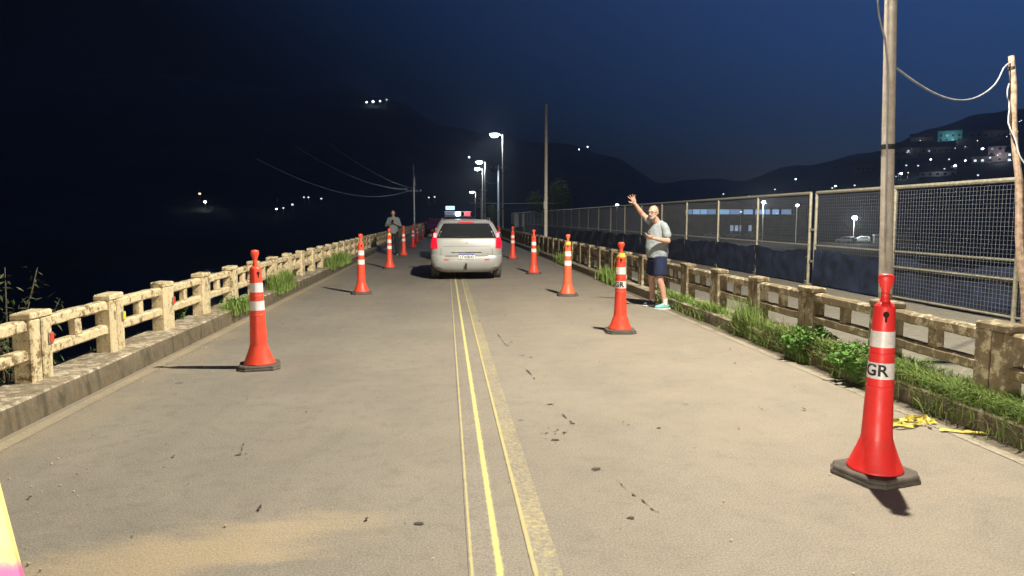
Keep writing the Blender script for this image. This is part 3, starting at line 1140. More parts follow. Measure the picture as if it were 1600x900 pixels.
def plan(z):
    w, yr, yf = lerp_tab(z, WL), lerp_tab(z, YR), lerp_tab(z, YF)
    pts = []
    for i in range(-8, 9):
        x = (w - RR) * i / 8
        pts.append(rear_pt(x, z)[:2])
    for i in range(1, 7):
        a = i / 7 * math.pi / 2
        pts.append(rear_pt(w - RR + RR * math.sin(a), z)[:2])
    rf = 0.42
    y0, y1 = yr + RR, yf - rf
    for i in range(10):
        pts.append((w, y0 + (y1 - y0) * i / 9))
    for i in range(1, 7):
        a = i / 7 * math.pi / 2
        pts.append((w - rf * (1 - math.cos(a)), yf - rf + rf * math.sin(a)))
    for i in range(-6, 7):
        x = -(w - rf) * i / 6
        pts.append((x, yf + 0.03 * (1 - (x / w) ** 2)))
    for i in range(6, 0, -1):
        a = i / 7 * math.pi / 2
        pts.append((-(w - rf * (1 - math.cos(a))), yf - rf + rf * math.sin(a)))
    for i in range(9, -1, -1):
        pts.append((-w, y0 + (y1 - y0) * i / 9))
    for i in range(6, 0, -1):
        a = i / 7 * math.pi / 2
        pts.append((-(w - RR + RR * math.sin(a)), rear_pt(w - RR + RR * math.sin(a), z)[1]))
    return [(x, y, z) for x, y in pts]


def car_body_mesh():
    mb = MB()
    rg = [plan(z) for z in ZL]
    n = len(rg[0])
    vs = [p for r in rg for p in r]
    fs = [(i * n + j, i * n + (j + 1) % n, (i + 1) * n + (j + 1) % n, (i + 1) * n + j) for i in range(len(rg) - 1) for j in range(n)]
    fs += [tuple(range(n - 1, -1, -1)), tuple(range((len(rg) - 1) * n, len(rg) * n))]
    mb.add(vs, fs)
    me = mb.mesh('car_body', 'silver_paint')
    tmp = bpy.data.objects.new('tmp', me)
    COL.objects.link(tmp)
    cut = MB()
    for yy in (0.88, 3.52):
        for s in (-1, 1):
            k = MB()
            cut.tube([(s * 0.56, yy, 0.31), (s * 1.2, yy, 0.31)], 0.37, 28)
    co = bpy.data.objects.new('cut', cut.mesh('cut', 'silver_paint'))
    COL.objects.link(co)
    m = tmp.modifiers.new('b', 'BOOLEAN')
    m.operation = 'DIFFERENCE'
    m.object = co
    m.solver = 'EXACT'
    dg = bpy.context.evaluated_depsgraph_get()
    new = bpy.data.meshes.new_from_object(tmp.evaluated_get(dg))
    bpy.data.objects.remove(tmp)
    bpy.data.objects.remove(co)
    new.polygons.foreach_set('use_smooth', [True] * len(new.polygons))
    new.set_sharp_from_angle(angle=R_(28))
    new.name = 'body'
    return new


def rear_patch(x0, x1, z0, z1, off, nx=10, nz=6, trim=None):
    rows = []
    for j in range(nz + 1):
        z = z0 + (z1 - z0) * j / nz
        a, b = x0, x1
        if trim:
            a, b = trim(z)
        rows.append([rear_pt(a + (b - a) * i / nx, z, off) for i in range(nx + 1)])
    return MB().grid(rows)


def side_patch(s, ys, z0, z1, off, nz=5):
    rows = []
    for j in range(nz + 1):
        z = z0 + (z1 - z0) * j / nz
        w = lerp_tab(z, WL) + off
        a, b = ys(z)
        rows.append([(s * w, a, z), (s * w, b, z)] if s < 0 else [(s * w, b, z), (s * w, a, z)])
    return MB().grid(rows)


BODY = car_body_mesh()


def make_car(paint, tail_lit=True, plate=True):
    root = empty('car', (0, 0, 0))
    me = BODY if paint == 'silver_paint' else BODY.copy()
    me.materials.clear()
    me.materials.append(MATS[paint])
    link_mesh('body', me, root)
    gl = rear_patch(0, 0, 1.045, 1.405, 0.006, 14, 8, lambda z: (-(lerp_tab(z, WL) - 0.115), lerp_tab(z, WL) - 0.115)).build('rear_window', 'car_glass', root)
    MB().tube([rear_pt(-0.28, 1.075, 0.02), rear_pt(-0.08, 1.09, 0.025), rear_pt(0.10, 1.085, 0.02)], 0.008, 6).build('wiper', 'black_plastic', gl)
    rear_patch(-0.60, 0.60, 1.422, 1.450, 0.03, 10, 2).build('spoiler', paint, root)
    rear_patch(-0.19, 0.19, 1.425, 1.447, 0.036, 8, 2).build('brake_light', 'tail_red', root)
    for s in (-1, 1):
        def tr(z, s=s):
            u = (z - 0.79) / 0.42
            inner, outer = 0.715 + 0.03 * u, lerp_tab(z, WL) - 0.004
            return (inner, outer) if s > 0 else (-outer, -inner)
        tl = rear_patch(0, 0, 0.79, 1.19, 0.010, 10, 8, tr).build('tail_light', 'tail_red' if tail_lit else 'reflector_red', root)
        def th(z, s=s):
            a, b = 0.735, 0.80
            return (a, b) if s > 0 else (-b, -a)
        if tail_lit:
            rear_patch(0, 0, 1.06, 1.165, 0.020, 5, 4, th).build('bulb_lens', 'tail_hot', tl)
        for k in range(3):
            fa, fb = ((0.03, 0.30), (0.335, 0.62), (0.655, 0.97))[k]
            def ys(z, fa=fa, fb=fb):
                a = lerp_tab(z, YR) + RR + 0.12
                b = lerp_tab(z, YF) - 0.42
                return a + (b - a) * fa, a + (b - a) * fb
            side_patch(s, ys, 1.05, 1.395, 0.005).build('side_window', 'car_glass', root)
        MB().tube([(s * 0.60, 0.62, 1.475), (s * 0.605, 0.75, 1.525), (s * 0.605, 1.9, 1.53), (s * 0.60, 2.1, 1.485)], 0.016, 6).build('roof_rail', 'rim_metal', root)
        mir = MB().ellipsoid((s * 0.97, 2.95, 1.03), (0.10, 0, 0), (0, 0.07, 0), (0, 0, 0.075), 12, 8).build('mirror', 'black_plastic', root)
        hl = MB().ellipsoid((s * 0.62, 4.16, 0.72), (0.19, 0, 0), (0, 0.20, 0), (0, 0, 0.085), 14, 8).build('headlight', 'sheet_white', root)
        for yy in (0.88, 3.52):
            ty = MB().tube([(s * 0.685, yy, 0.312), (s * 0.70, yy, 0.312), (s * 0.88, yy, 0.312), (s * 0.895, yy, 0.312)], [0.285, 0.312, 0.312, 0.285], 28).build('wheel', 'tyre_rubber', root)
            MB().tube([(s * 0.86, yy, 0.312), (s * 0.899, yy, 0.312)], [0.21, 0.19], 20).build('rim', 'rim_metal', ty)
        MB().box(s * 0.33 - 0.06, s * 0.33 + 0.06, 3.0, 3.3, 0.21, 0.30).build('mud_shield', 'black_plastic', root)
    # tailgate seams, plate recess, handle strip, bumper groove
    rear_patch(-0.53, 0.53, 0.600, 0.613, 0.012, 12, 1).build('bumper_groove', 'black_plastic', root)
    rear_patch(-0.37, 0.37, 0.685, 0.705, 0.012, 12, 1).build('handle_strip', 'black_plastic', root)
    rear_patch(-0.60, 0.60, 0.845, 0.850, 0.003, 12, 1).build('tailgate_crease', 'black_plastic', root).scale = (1, 1, 1)
    for s in (-1, 1):
        rear_patch(s * 0.632 - 0.004, s * 0.632 + 0.004, 0.62, 0.80, 0.004, 1, 6).build('tailgate_seam', 'black_plastic', root)
        rear_patch(s * 0.50 - 0.06, s * 0.50 + 0.06, 0.50, 0.53, 0.005, 3, 1).build('reflector', 'reflector_red', root)
    em = MB()
    x0, y0, z0 = rear_pt(0, 0.93, 0.012)
    em.add([(0, y0, z0 + 0.042), (0.030, y0, z0), (0, y0, z0 - 0.042), (-0.030, y0, z0),
            (0, y0, z0 + 0.020), (0.013, y0, z0), (0, y0, z0 - 0.020), (-0.013, y0, z0)],
           [(0, 4, 5, 1), (1, 5, 6, 2), (2, 6, 7, 3), (3, 7, 4, 0)])
    em.build('emblem', 'rim_metal', root)
    if plate:
        px, py, pz = rear_pt(0, 0.60, 0.012)
        pl = MB().box(-0.20, 0.20, py - 0.012, py, 0.535, 0.668, 0.003).build('number_plate', 'plate_white', root)
        MB().box(-0.198, 0.198, py - 0.016, py - 0.0122, 0.638, 0.666).build('plate_band', 'plate_blue', pl)
        vs, fs = text_points('LTX0E43', 0.098)
        MB().add([(p.x * 0.92, py - 0.0145, 0.582 + p.y) for p in vs], fs).build('plate_text', 'letter_black', pl, False)
    MB().tube([(-0.02, 0.2, 0.30), (-0.02, -0.10, 0.30), (-0.02, -0.14, 0.33), (-0.02, -0.14, 0.39)], 0.022, 8).ellipsoid((-0.02, -0.14, 0.41), (0.028, 0, 0), (0, 0.028, 0), (0, 0, 0.028), 10, 8).build('tow_bar', 'black_plastic', root)
    MB().tube([(0.45, 0.5, 0.25), (0.45, 0.06, 0.25)], 0.028, 10).build('exhaust', 'black_plastic', root)
    MB().box(-0.60, 0.60, 0.35, 4.0, 0.17, 0.24).build('underbody', 'black_plastic', root)
    rear_patch(0.40, 0.60, 0.660, 0.682, 0.006, 6, 1).build('badge', 'rim_metal', root)
    return root


car = tag(make_car('silver_paint'), 'silver station wagon with red tail lamps lit, stopped on the centre line', 'car')
car.location = (0.50, 17.9, 0)
car.rotation_euler = (0, 0, R_(-0.6))

pol = tag(make_car('white_paint', True, False), 'patrol car with roof light bar hidden ahead of the silver wagon', 'car')
pol.location = (0.44, 26.0, 0)
lb = MB().box(-0.52, 0.52, 1.10, 1.42, 1.56, 1.61, 0.01).build('light_bar', 'black_plastic', pol)
MB().box(-0.50, -0.16, 1.12, 1.40, 1.612, 1.76, 0.02).build('beacon_lens', 'beacon_dark', lb)
MB().box(-0.10, 0.10, 1.08, 1.40, 1.612, 1.76, 0.03).build('beacon_lens', 'beacon_white', lb)
MB().box(0.24, 0.46, 1.12, 1.40, 1.612, 1.76, 0.02).build('beacon_lens', 'beacon_red', lb)
MB().box(-0.505, 0.505, 1.11, 1.41, 1.762, 1.775).build('bar_lid', 'sheet_white', lb)

red = tag(make_car('maroon_paint', False, False), 'dark maroon car far up the left lane beside the cones', 'car')
red.location = (-0.75, 62.0, 0)
red.rotation_euler = (0, 0, R_(180))
for ch in red.children:
    if ch.name.startswith('headlight'):
        ch.data = ch.data.copy()
        ch.data.materials.clear()
        ch.data.materials.append(MATS['far_light_warm'] if ch.data.vertices[0].co.x < 0 else MATS['lamp_body'])

# the vehicle whose headlamps light the scene from behind the photographer
back = tag(make_car('white_paint', False, False), 'car waiting behind the photographer with headlamps on', 'car')
back.location = (-0.6, -6.7, 0)
for ch in back.children:
    if ch.name.startswith('headlight'):
        ch.data.materials.clear()
        ch.data.materials.append(MATS['head_lens'])
for s in (-1, 1):
    ld = bpy.data.lights.new('headlamp_light', 'SPOT')
    ld.energy = HEAD_W
    ld.color = (1.0, 0.9, 0.76)
    ld.spot_size = R_(95)
    ld.spot_blend = 0.5
    ld.shadow_soft_size = 0.06
    lo = bpy.data.objects.new('headlamp_light', ld)
    COL.objects.link(lo)
    lo.parent = back
    lo.location = (s * 0.62, 4.55, 0.74)
    lo.rotation_euler = (R_(90 - 1.0), 0, 0)

# ------------------------------------------------------------------ people


def hand(mb, wrist, tip_dir, palm_n, thumb_side, spread=0.35, curl=0.0, L=0.19):
    """palm and five fingers; palm_n is the palm normal, thumb_side points to the thumb"""
    d = Vector(tip_dir).normalized()
    n = Vector(palm_n)
    n = (n - d * n.dot(d)).normalized()
    s = Vector(thumb_side)
    s = (s - d * s.dot(d) - n * s.dot(n)).normalized()
    w = Vector(wrist)
    palm_c = w + d * 0.052
    mb.ellipsoid(palm_c, s * 0.043, n * 0.017, d * 0.056, 12, 8)
    k = L / 0.19
    for j, (off, ln) in enumerate(((0.031, 0.072), (0.011, 0.082), (-0.010, 0.077), (-0.030, 0.060))):
        b = w + d * 0.090 + s * off
        ang = spread * (off / 0.03) * 0.5
        fd = (d * math.cos(ang) + s * math.sin(ang)).normalized()
        m1 = b + fd * ln * 0.5 * k + n * curl * 0.02
        f2 = (fd * math.cos(curl * 1.2) + n * math.sin(curl * 1.2)).normalized()
        m2 = m1 + f2 * ln * 0.5 * k
        mb.capsule(b, m1, 0.0098, 0.0090, 8)
        mb.capsule(m1, m2, 0.0090, 0.0080, 8)
    b = w + d * 0.025 + s * 0.030
    td = (d * 0.6 + s * 0.8 + n * (0.15 + curl * 0.4)).normalized()
    mb.capsule(b, b + td * 0.045, 0.0125, 0.0105, 8)
    mb.capsule(b + td * 0.045, b + td * 0.045 + (td * 0.7 + d * 0.5).normalized() * 0.032, 0.0105, 0.0088, 8)


def head_volume(mb, c, f, s, up, k=1.0):
    """skull, jaw, nose, ears, neck stub; f faces forward, s to the figure's left"""
    c, f, s, up = Vector(c), Vector(f).normalized(), Vector(s).normalized(), Vector(up).normalized()
    mb.ellipsoid(c + up * 0.030 * k - f * 0.008, s * 0.078 * k, f * 0.098 * k, up * 0.098 * k, 18, 12)
    mb.ellipsoid(c - up * 0.045 * k + f * 0.026 * k, s * 0.060 * k, f * 0.068 * k, up * 0.075 * k, 16, 10)
    mb.capsule(c + f * 0.094 * k + up * 0.018 * k, c + f * 0.112 * k - up * 0.022 * k, 0.011 * k, 0.016 * k, 8)
    mb.ellipsoid(c + f * 0.088 * k + up * 0.036 * k, s * 0.052 * k, f * 0.012 * k, up * 0.010 * k, 12, 8)
    for q in (-1, 1):
        mb.ellipsoid(c + s * q * 0.080 * k + up * 0.002 - f * 0.012, s * 0.012 * k, f * 0.020 * k, up * 0.033 * k, 10, 8)


def face_bits(root, c, f, s, up, k=1.0, beard=False, glasses=False):
    c, f, s, up = Vector(c), Vector(f).normalized(), Vector(s).normalized(), Vector(up).normalized()
    for q in (-1, 1):
        e = c + f * 0.083 * k + s * q * 0.032 * k + up * 0.016 * k
        ey = MB().ellipsoid(e, s * 0.013, f * 0.010, up * 0.008, 10, 8).build('eye', 'eye_white', root)
        MB().ellipsoid(e + f * 0.007, s * 0.006, f * 0.005, up * 0.006, 8, 6).build('pupil', 'hair_dark', ey)
        MB().capsule(e + up * 0.022 - s * 0.014 + f * 0.008, e + up * 0.022 + s * 0.014 + f * 0.006, 0.0045, 0.0035, 6).build('eyebrow', 'beard_grey' if beard else 'hair_dark', root)
    m = c + f * 0.090 * k - up * 0.052 * k
    MB().ellipsoid(m, s * 0.024, f * 0.008, up * 0.006, 10, 6).build('mouth', 'lip', root)
    if beard:
        b = MB()
        b.ellipsoid(c - up * 0.080 * k + f * 0.038 * k, s * 0.058, f * 0.058, up * 0.042, 16, 10)
        b.capsule(c + f * 0.094 - up * 0.038 - s * 0.026, c + f * 0.094 - up * 0.038 + s * 0.026, 0.010, 0.010, 8)
        for q in (-1, 1):
            b.capsule(c + s * q * 0.070 + f * 0.01 - up * 0.01, c + s * q * 0.052 + f * 0.045 - up * 0.065, 0.012, 0.024, 8)
        b.fused('beard', 'beard_grey', 0.008, 3, root)
    if glasses:
        g = MB()
        for q in (-1, 1):
            e = c + f * 0.104 * k + s * q * 0.034 * k + up * 0.014 * k
            ring = [e + s * 0.027 * math.cos(w * math.pi / 7) + up * 0.019 * math.sin(w * math.pi / 7) for w in range(15)]
            g.tube(ring, 0.0032, 5, False)
            g.tube([e + s * q * 0.027, e + s * q * 0.046 - f * 0.03, c + s * q * 0.084 - f * 0.01 + up * 0.02], 0.0032, 5)
        g.tube([c + f * 0.106 + s * 0.008 + up * 0.016, c + f * 0.106 - s * 0.008 + up * 0.016], 0.0032, 5)
        g.build('glasses', 'hair_dark', root)


def shoe(root, ankle, toe_dir, mat, side):
    a = Vector((ankle[0], ankle[1], 0.0))
    d = Vector((toe_dir[0], toe_dir[1], 0)).normalized()
    s = Vector((-d.y, d.x, 0))
    up = Vector((0, 0, 1))
    b = MB()
    b.ellipsoid(a + d * 0.105 + up * 0.048, s * 0.047, d * 0.10, up * 0.034, 14, 8)
    b.ellipsoid(a + up * 0.055 - d * 0.01, s * 0.041, d * 0.075, up * 0.046, 14, 8)
    b.capsule(a + up * 0.06, a + up * 0.095 - d * 0.005, 0.043, 0.044, 12)
    b.capsule(a + up * 0.075 + d * 0.02, a + d * 0.09 + up * 0.055, 0.040, 0.036, 12)
    o = b.fused('shoe', mat, 0.010, 4, root)
    so = MB()
    loop = [(-0.088, 0.030), (-0.095, 0.0), (-0.088, -0.030), (-0.03, -0.040), (0.07, -0.044), (0.14, -0.045), (0.185, -0.034), (0.205, 0.0), (0.185, 0.034), (0.14, 0.045), (0.07, 0.044), (-0.03, 0.040)]
    vs = []
    for z, k in ((0.0, 0.97), (0.012, 1.04), (0.026, 1.03)):
        vs += [a + d * (0.05 + (x - 0.05) * k) + s * y * k + up * (z + 0.012 * max(0, x - 0.14) / 0.06 * (z == 0.0)) for x, y in loop]
    n = 12
    so.add(vs, [(i * n + j, i * n + (j + 1) % n, (i + 1) * n + (j + 1) % n, (i + 1) * n + j) for i in range(2) for j in range(n)] + [tuple(range(n - 1, -1, -1)), tuple(range(2 * n, 3 * n))])
    so.build('sole', 'sole_white', o)


def V(*a):
    return Vector(a)


# --- the man waving, bald and bearded
def waving_man(loc):
    root = tag(empty('person', loc), 'bald bearded man in grey T-shirt and navy shorts waving a raised arm', 'person')
    f = V(-0.93, -0.37, 0).normalized()
    s = V(-f.y, f.x, 0)                        # his left, towards the camera
    s = V(0.37, -0.93, 0).normalized()
    up = V(0, 0, 1)
    hl, hr = V(0.03, -0.11, 0.90), V(0.0, 0.11, 0.90)
    kl, kr = V(0.015, -0.185, 0.485), V(-0.02, 0.20, 0.485)
    al, ar = V(0.10, -0.22, 0.095), V(0.02, 0.27, 0.095)
    sl, sr = V(0.085, -0.185, 1.425), V(-0.03, 0.18, 1.445)
    el, wl_ = V(0.115, -0.265, 1.155), V(-0.145, -0.30, 1.205)
    er, wr_ = V(-0.22, 0.17, 1.615), V(-0.365, 0.10, 1.785)
    neck, hc = V(0.01, -0.01, 1.47), V(-0.085, -0.055, 1.625)
    hf = V(-0.72, -0.69, -0.05).normalized()   # face turned towards the road and the camera
    hs = V(0.69, -0.72, 0).normalized()
    b = MB()
    b.rings([(V(0.01, 0, 0.84), s * 0.110, f * 0.095), (V(0.01, 0, 0.95), s * 0.130, f * 0.110), (V(0, 0, 1.06), s * 0.160, f * 0.150), (V(0.005, 0, 1.18), s * 0.175, f * 0.15),
             (V(0.02, 0, 1.32), s * 0.185, f * 0.128), (V(0.03, 0, 1.42), s * 0.165, f * 0.10), (V(0.02, -0.005, 1.49), s * 0.07, f * 0.07)], 22)
    b.capsule(V(0.01, -0.01, 1.44), hc - V(0, 0, 0.06), 0.066, 0.062)
    head_volume(b, hc, hf, hs, up)
    for h, k, a in ((hl, kl, al), (hr, kr, ar)):
        b.capsule(h - V(0, 0, 0.06), k, 0.078, 0.056)
        cf = k.lerp(a, 0.32) - f * 0.014
        b.capsule(k, cf, 0.056, 0.058)
        b.capsule(cf, a, 0.056, 0.036)
        b.capsule(a, a + f * 0.05 - up * 0.03, 0.038, 0.034)
    for sh, e, w in ((sl, el, wl_), (sr, er, wr_)):
        b.capsule(sh.lerp(e, 0.12) + V(0.0, 0.03 if sh.y < 0 else -0.03, -0.01), e, 0.044, 0.043)
        m = e.lerp(w, 0.3)
        b.capsule(e, m, 0.043, 0.043)
        b.capsule(m, w, 0.043, 0.027)
    hand(b, wr_, V(-0.42, -0.12, 0.90), V(-0.3, -0.9, -0.2), V(-0.9, 0.2, -0.2), 0.9, 0.05)
    hand(b, wl_, V(-0.93, 0.10, 0.22), V(0.1, 0.75, 0.6), V(0.2, -0.1, 1.0), 0.2, 0.75)
    b.fused('body', 'skin', 0.0075, 3, root)
    t_ = MB()
    t_.rings([(V(0.015, 0, 0.865), s * 0.198, f * 0.172), (V(0.01, 0, 0.95), s * 0.202, f * 0.182), (V(0, 0, 1.05), s * 0.200, f * 0.190), (V(0.0, 0, 1.15), s * 0.198, f * 0.180),
              (V(0.015, 0, 1.30), s * 0.205, f * 0.152), (V(0.028, 0, 1.40), s * 0.195, f * 0.124), (V(0.02, 0, 1.465), s * 0.125, f * 0.092), (V(0.015, -0.005, 1.492), s * 0.082, f * 0.080)], 26)
    t_.capsule(sl + V(-0.012, 0.040, -0.018), sl.lerp(el, 0.25), 0.066, 0.067)
    t_.capsule(sl.lerp(el, 0.25), sl.lerp(el, 0.62), 0.067, 0.068)
    t_.capsule(sr + V(0, -0.04, -0.015), sr.lerp(er, 0.5), 0.066, 0.064)
    o = t_.fused('t_shirt', 'shirt_grey', 0.010, 3, root)
    for p in o.data.vertices:                  # folds
        p.co += noise.noise_vector(Vector((p.co.x * 8, p.co.y * 8, p.co.z * 6))) * 0.012 + noise.noise_vector(Vector((p.co.x * 22, p.co.y * 22, p.co.z * 14))) * 0.005
    p_ = MB()
    p_.rings([(V(0.01, 0, 0.80), s * 0.178, f * 0.150), (V(0.01, 0, 0.92), s * 0.180, f * 0.158), (V(0.01, 0, 0.96), s * 0.176, f * 0.155)], 22)
    for h, k in ((hl, kl), (hr, kr)):
        a, e = h + V(0, 0, -0.02), h.lerp(k, 0.80)
        p_.tube([a, a.lerp(e, 0.5), e], [0.118, 0.114, 0.112], 18)
    o = p_.fused('shorts', 'navy_cloth', 0.010, 3, root)
    for p in o.data.vertices:
        p.co += noise.noise_vector(Vector((p.co.x * 10, p.co.y * 10, p.co.z * 5))) * 0.011
    for a, m in ((al, 'teal_shoe'), (ar, 'dark_shoe')):
        shoe(root, a - V(0, 0, 0), f + V(0, 0.1 if m == 'teal_shoe' else -0.1, 0), m, 1)
        MB().tube([a - V(0, 0, 0.02), a + V(0, 0, 0.05), a + V(0, 0, 0.085)], [0.043, 0.043, 0.046], 14).build('sock', 'sock_white', root)
    face_bits(root, hc, hf, hs, up, 1.0, True, True)
    ph = MB().box(-0.038, 0.038, -0.004, 0.004, -0.075, 0.075, 0.003).build('phone', 'phone_black')
    ph.location = Vector(loc) + wl_ + V(-0.115, 0.025, 0.055)
    ph.rotation_euler = (R_(-30), R_(60), R_(15))
    tag(ph, 'black phone held in the waving man\'s lower hand', 'phone')
    return root


waving_man((3.58, 12.10, 0.002))


def phone_man(loc):
    root = tag(empty('person', loc), 'man in grey shirt and dark trousers looking down at a phone by the left cones', 'person')
    k = 1.06
    f, s, up = V(0.10, -0.995, 0).normalized(), V(0.995, 0.10, 0).normalized(), V(0, 0, 1)
    P = lambda x, y, z: V(x * k, y * k, z * k)
    hl, hr = P(0.10, 0, 0.92), P(-0.10, 0, 0.92)
    kl, kr = P(0.115, -0.01, 0.50), P(-0.11, -0.02, 0.50)
    al, ar = P(0.125, 0.03, 0.09), P(-0.115, 0.02, 0.09)
    sl, sr = P(0.20, 0.02, 1.44), P(-0.20, 0.02, 1.44)
    el, er = P(0.27, -0.03, 1.15), P(-0.27, -0.03, 1.15)
    wl_, wr_ = P(0.085, -0.27, 1.24), P(-0.075, -0.27, 1.24)
    hc = P(0, -0.05, 1.625)
    hf = V(0.05, -0.93, -0.36).normalized()
    hup = (up - hf * up.dot(hf)).normalized()
    b = MB()
    b.rings([(P(0, 0, 0.86), s * 0.155, f * 0.11), (P(0, 0, 1.0), s * 0.16, f * 0.115), (P(0, 0, 1.15), s * 0.165, f * 0.115), (P(0, 0, 1.33), s * 0.185, f * 0.115),
             (P(0, 0, 1.44), s * 0.16, f * 0.09), (P(0, 0, 1.50), s * 0.07, f * 0.065)], 20)
    b.capsule(P(0, 0, 1.46), hc - V(0, 0, 0.05), 0.062, 0.058)
    head_volume(b, hc, hf, s, hup, 1.02)
    for h, kk, a in ((hl, kl, al), (hr, kr, ar)):
        b.capsule(h, kk, 0.085, 0.055)
        b.capsule(kk, a, 0.055, 0.036)
        b.capsule(a, a + f * 0.05 - up * 0.03, 0.038, 0.034)
    for sh, e, w in ((sl, el, wl_), (sr, er, wr_)):
        b.capsule(sh.lerp(e, 0.15) + V(-0.02 if sh.x > 0 else 0.02, 0, -0.01), e, 0.042, 0.040)
        b.capsule(e, w, 0.042, 0.028)
    hand(b, wl_, V(-0.75, -0.35, 0.55), V(-0.5, -0.3, -0.6), V(0, 0, 1), 0.1, 0.8)
    hand(b, wr_, V(0.75, -0.35, 0.55), V(0.5, -0.3, -0.6), V(0, 0, 1), 0.1, 0.8)
    b.fused('body', 'skin', 0.009, 3, root)
    t_ = MB()
    t_.rings([(P(0, 0, 0.84), s * 0.195, f * 0.135), (P(0, 0, 1.0), s * 0.19, f * 0.14), (P(0, 0, 1.18), s * 0.192, f * 0.14), (P(0, 0, 1.34), s * 0.205, f * 0.138),
              (P(0, 0, 1.43), s * 0.19, f * 0.115), (P(0, 0, 1.485), s * 0.11, f * 0.085)], 24)
    for sh, e, w in ((sl, el, wl_), (sr, er, wr_)):
        t_.capsule(sh + V(-0.035 if sh.x > 0 else 0.035, 0, -0.02), e, 0.064, 0.060)
        t_.capsule(e, e.lerp(w, 0.62), 0.060, 0.050)
    o = t_.fused('shirt', 'shirt_dull', 0.012, 3, root)
    for p in o.data.vertices:
        p.co += noise.noise_vector(Vector((p.co.x * 9, p.co.y * 9, p.co.z * 5))) * 0.010
    p_ = MB()
    p_.rings([(P(0, 0, 0.82), s * 0.175, f * 0.125), (P(0, 0, 0.97), s * 0.17, f * 0.125)], 20)
    for h, kk, a in ((hl, kl, al), (hr, kr, ar)):
        p_.tube([h, kk, a + V(0, 0, 0.0)], [0.110, 0.080, 0.066], 16)
    p_.fused('trousers', 'dark_cloth', 0.012, 3, root)
    for a in (al, ar):
        shoe(root, a, f, 'dark_shoe', 1)
    face_bits(root, hc, hf, s, hup, 1.02)
    h = MB()
    h.ellipsoid(hc + hup * 0.055 - hf * 0.022, s * 0.086, hf * 0.094, hup * 0.078, 16, 10)
    h.ellipsoid(hc + hup * 0.010 - hf * 0.050, s * 0.083, hf * 0.060, hup * 0.085, 16, 10)
    h.fused('hair', 'hair_dark', 0.010, 2, root)
    ph = MB().box(-0.040, 0.040, -0.005, 0.005, -0.080, 0.080, 0.003).build('phone', 'phone_black')
    ph.location = Vector(loc) + P(0.0, -0.335, 1.315)
    ph.rotation_euler = (R_(-35), 0, R_(4))
    tag(ph, 'dark phone held in both hands by the man at the left cones', 'phone')
    return root


phone_man((-2.17, 30.3, 0.002))

# ------------------------------------------------------------------ plants


def blades(name, label, spots, mat, hmin, hmax, lean=0.5, wid=0.006):
    """grass: bent tapering strips; spots = list of root points"""
    v, f = [], []
    for (x, y, z) in spots:
        h = random.uniform(hmin, hmax)
        a = random.uniform(0, 2 * math.pi)
        ln = random.uniform(0.15, lean) * h
        w = random.uniform(0.6, 1.3) * wid
        dx, dy = math.cos(a), math.sin(a)
        sx, sy = -dy, dx
        k = len(v)
        for q, (u, ww) in enumerate(((0, 1.0), (0.45, 0.85), (0.8, 0.5))):
            bx, by, bz = x + dx * ln * u * u, y + dy * ln * u * u, z + h * (u - 0.18 * u * u * ln / h)
            v.append((bx - sx * w * ww, by - sy * w * ww, bz))
            v.append((bx + sx * w * ww, by + sy * w * ww, bz))
        v.append((x + dx * ln, y + dy * ln, z + h * (1 - 0.25 * ln / h)))
        f += [(k, k + 1, k + 3, k + 2), (k + 2, k + 3, k + 5, k + 4), (k + 4, k + 5, k + 6)]
    m = MB()
    m.v, m.f = v, f
    o = m.build(name, mat, None, False)
    return tag(o, label, 'grass', None, 'stuff')


def in_strip(n, x0, x1, y0, y1, z, dens):
    out = []
    while len(out) < n:
        x, y = random.uniform(x0, x1), random.uniform(y0, y1)
        if random.random() < dens(x, y):
            out.append((x, y, z))
    return out


def dens_near(x, y):
    c = noise.noise(Vector((x * 2.5, y * 1.4, 0))) * 0.5 + 0.5
    edge = 3.775 + 0.07 * noise.noise(Vector((0, y * 2.2, 4)))
    return max(0.0, min(1.0, (x - edge) * 9)) * (0.10 + 0.90 * max(0.0, min(1.0, (c - 0.30) * 2.6)))


def mound(pts):
    return [(x, y, 0.16 * max(0.0, min(1.0, (x - 3.80) / 0.10))) for x, y, z in pts]


blades('grass', 'thick roadside grass at the foot of the brown railing', mound(in_strip(11000, 3.66, 4.12, 3.2, 6.9, 0.0, dens_near)), 'grass_blade', 0.05, 0.22, 1.9, 0.0042)
blades('grass', 'dark undergrowth among the roadside grass', mound(in_strip(8000, 3.70, 4.10, 3.2, 9.4, 0.0, dens_near)), 'grass_deep', 0.04, 0.15, 1.8, 0.0055)
blades('grass', 'thinner dry grass along the kerb towards the waving man', mound(in_strip(5200, 3.68, 4.00, 6.6, 13.0, 0.0, lambda x, y: dens_near(x, y) * (1.15 - (y - 6.6) / 7.5))), 'grass_blade', 0.04, 0.18, 1.5, 0.0045)
leaf_mat('grass_straw', (0.26, 0.22, 0.09), (0.46, 0.42, 0.22))
blades('grass', 'pale dry stalks scattered through the roadside grass', mound(in_strip(1500, 3.64, 4.10, 3.2, 9.5, 0.0, dens_near)), 'grass_straw', 0.05, 0.24, 1.8, 0.0032)
tall = []
for cx, cy in ((3.92, 9.1), (3.95, 9.3), (3.90, 8.8), (3.98, 9.0)):
    tall += [(cx + random.gauss(0, 0.05), cy + random.gauss(0, 0.12), 0.02) for _ in range(120)]
blades('grass', 'tall dry grass tuft rising against the brown railing', tall, 'grass_blade', 0.22, 0.55, 0.5, 0.0045)
far = []
for cy in (16.5, 17.4, 23.0, 24.2, 30.5):
    far += [(3.86 + random.gauss(0, 0.06), cy + random.gauss(0, 0.35), 0.02) for _ in range(220)]
blades('grass', 'grass tufts at the far foot of the brown railing', far, 'grass_blade', 0.10, 0.45, 0.5, 0.007)
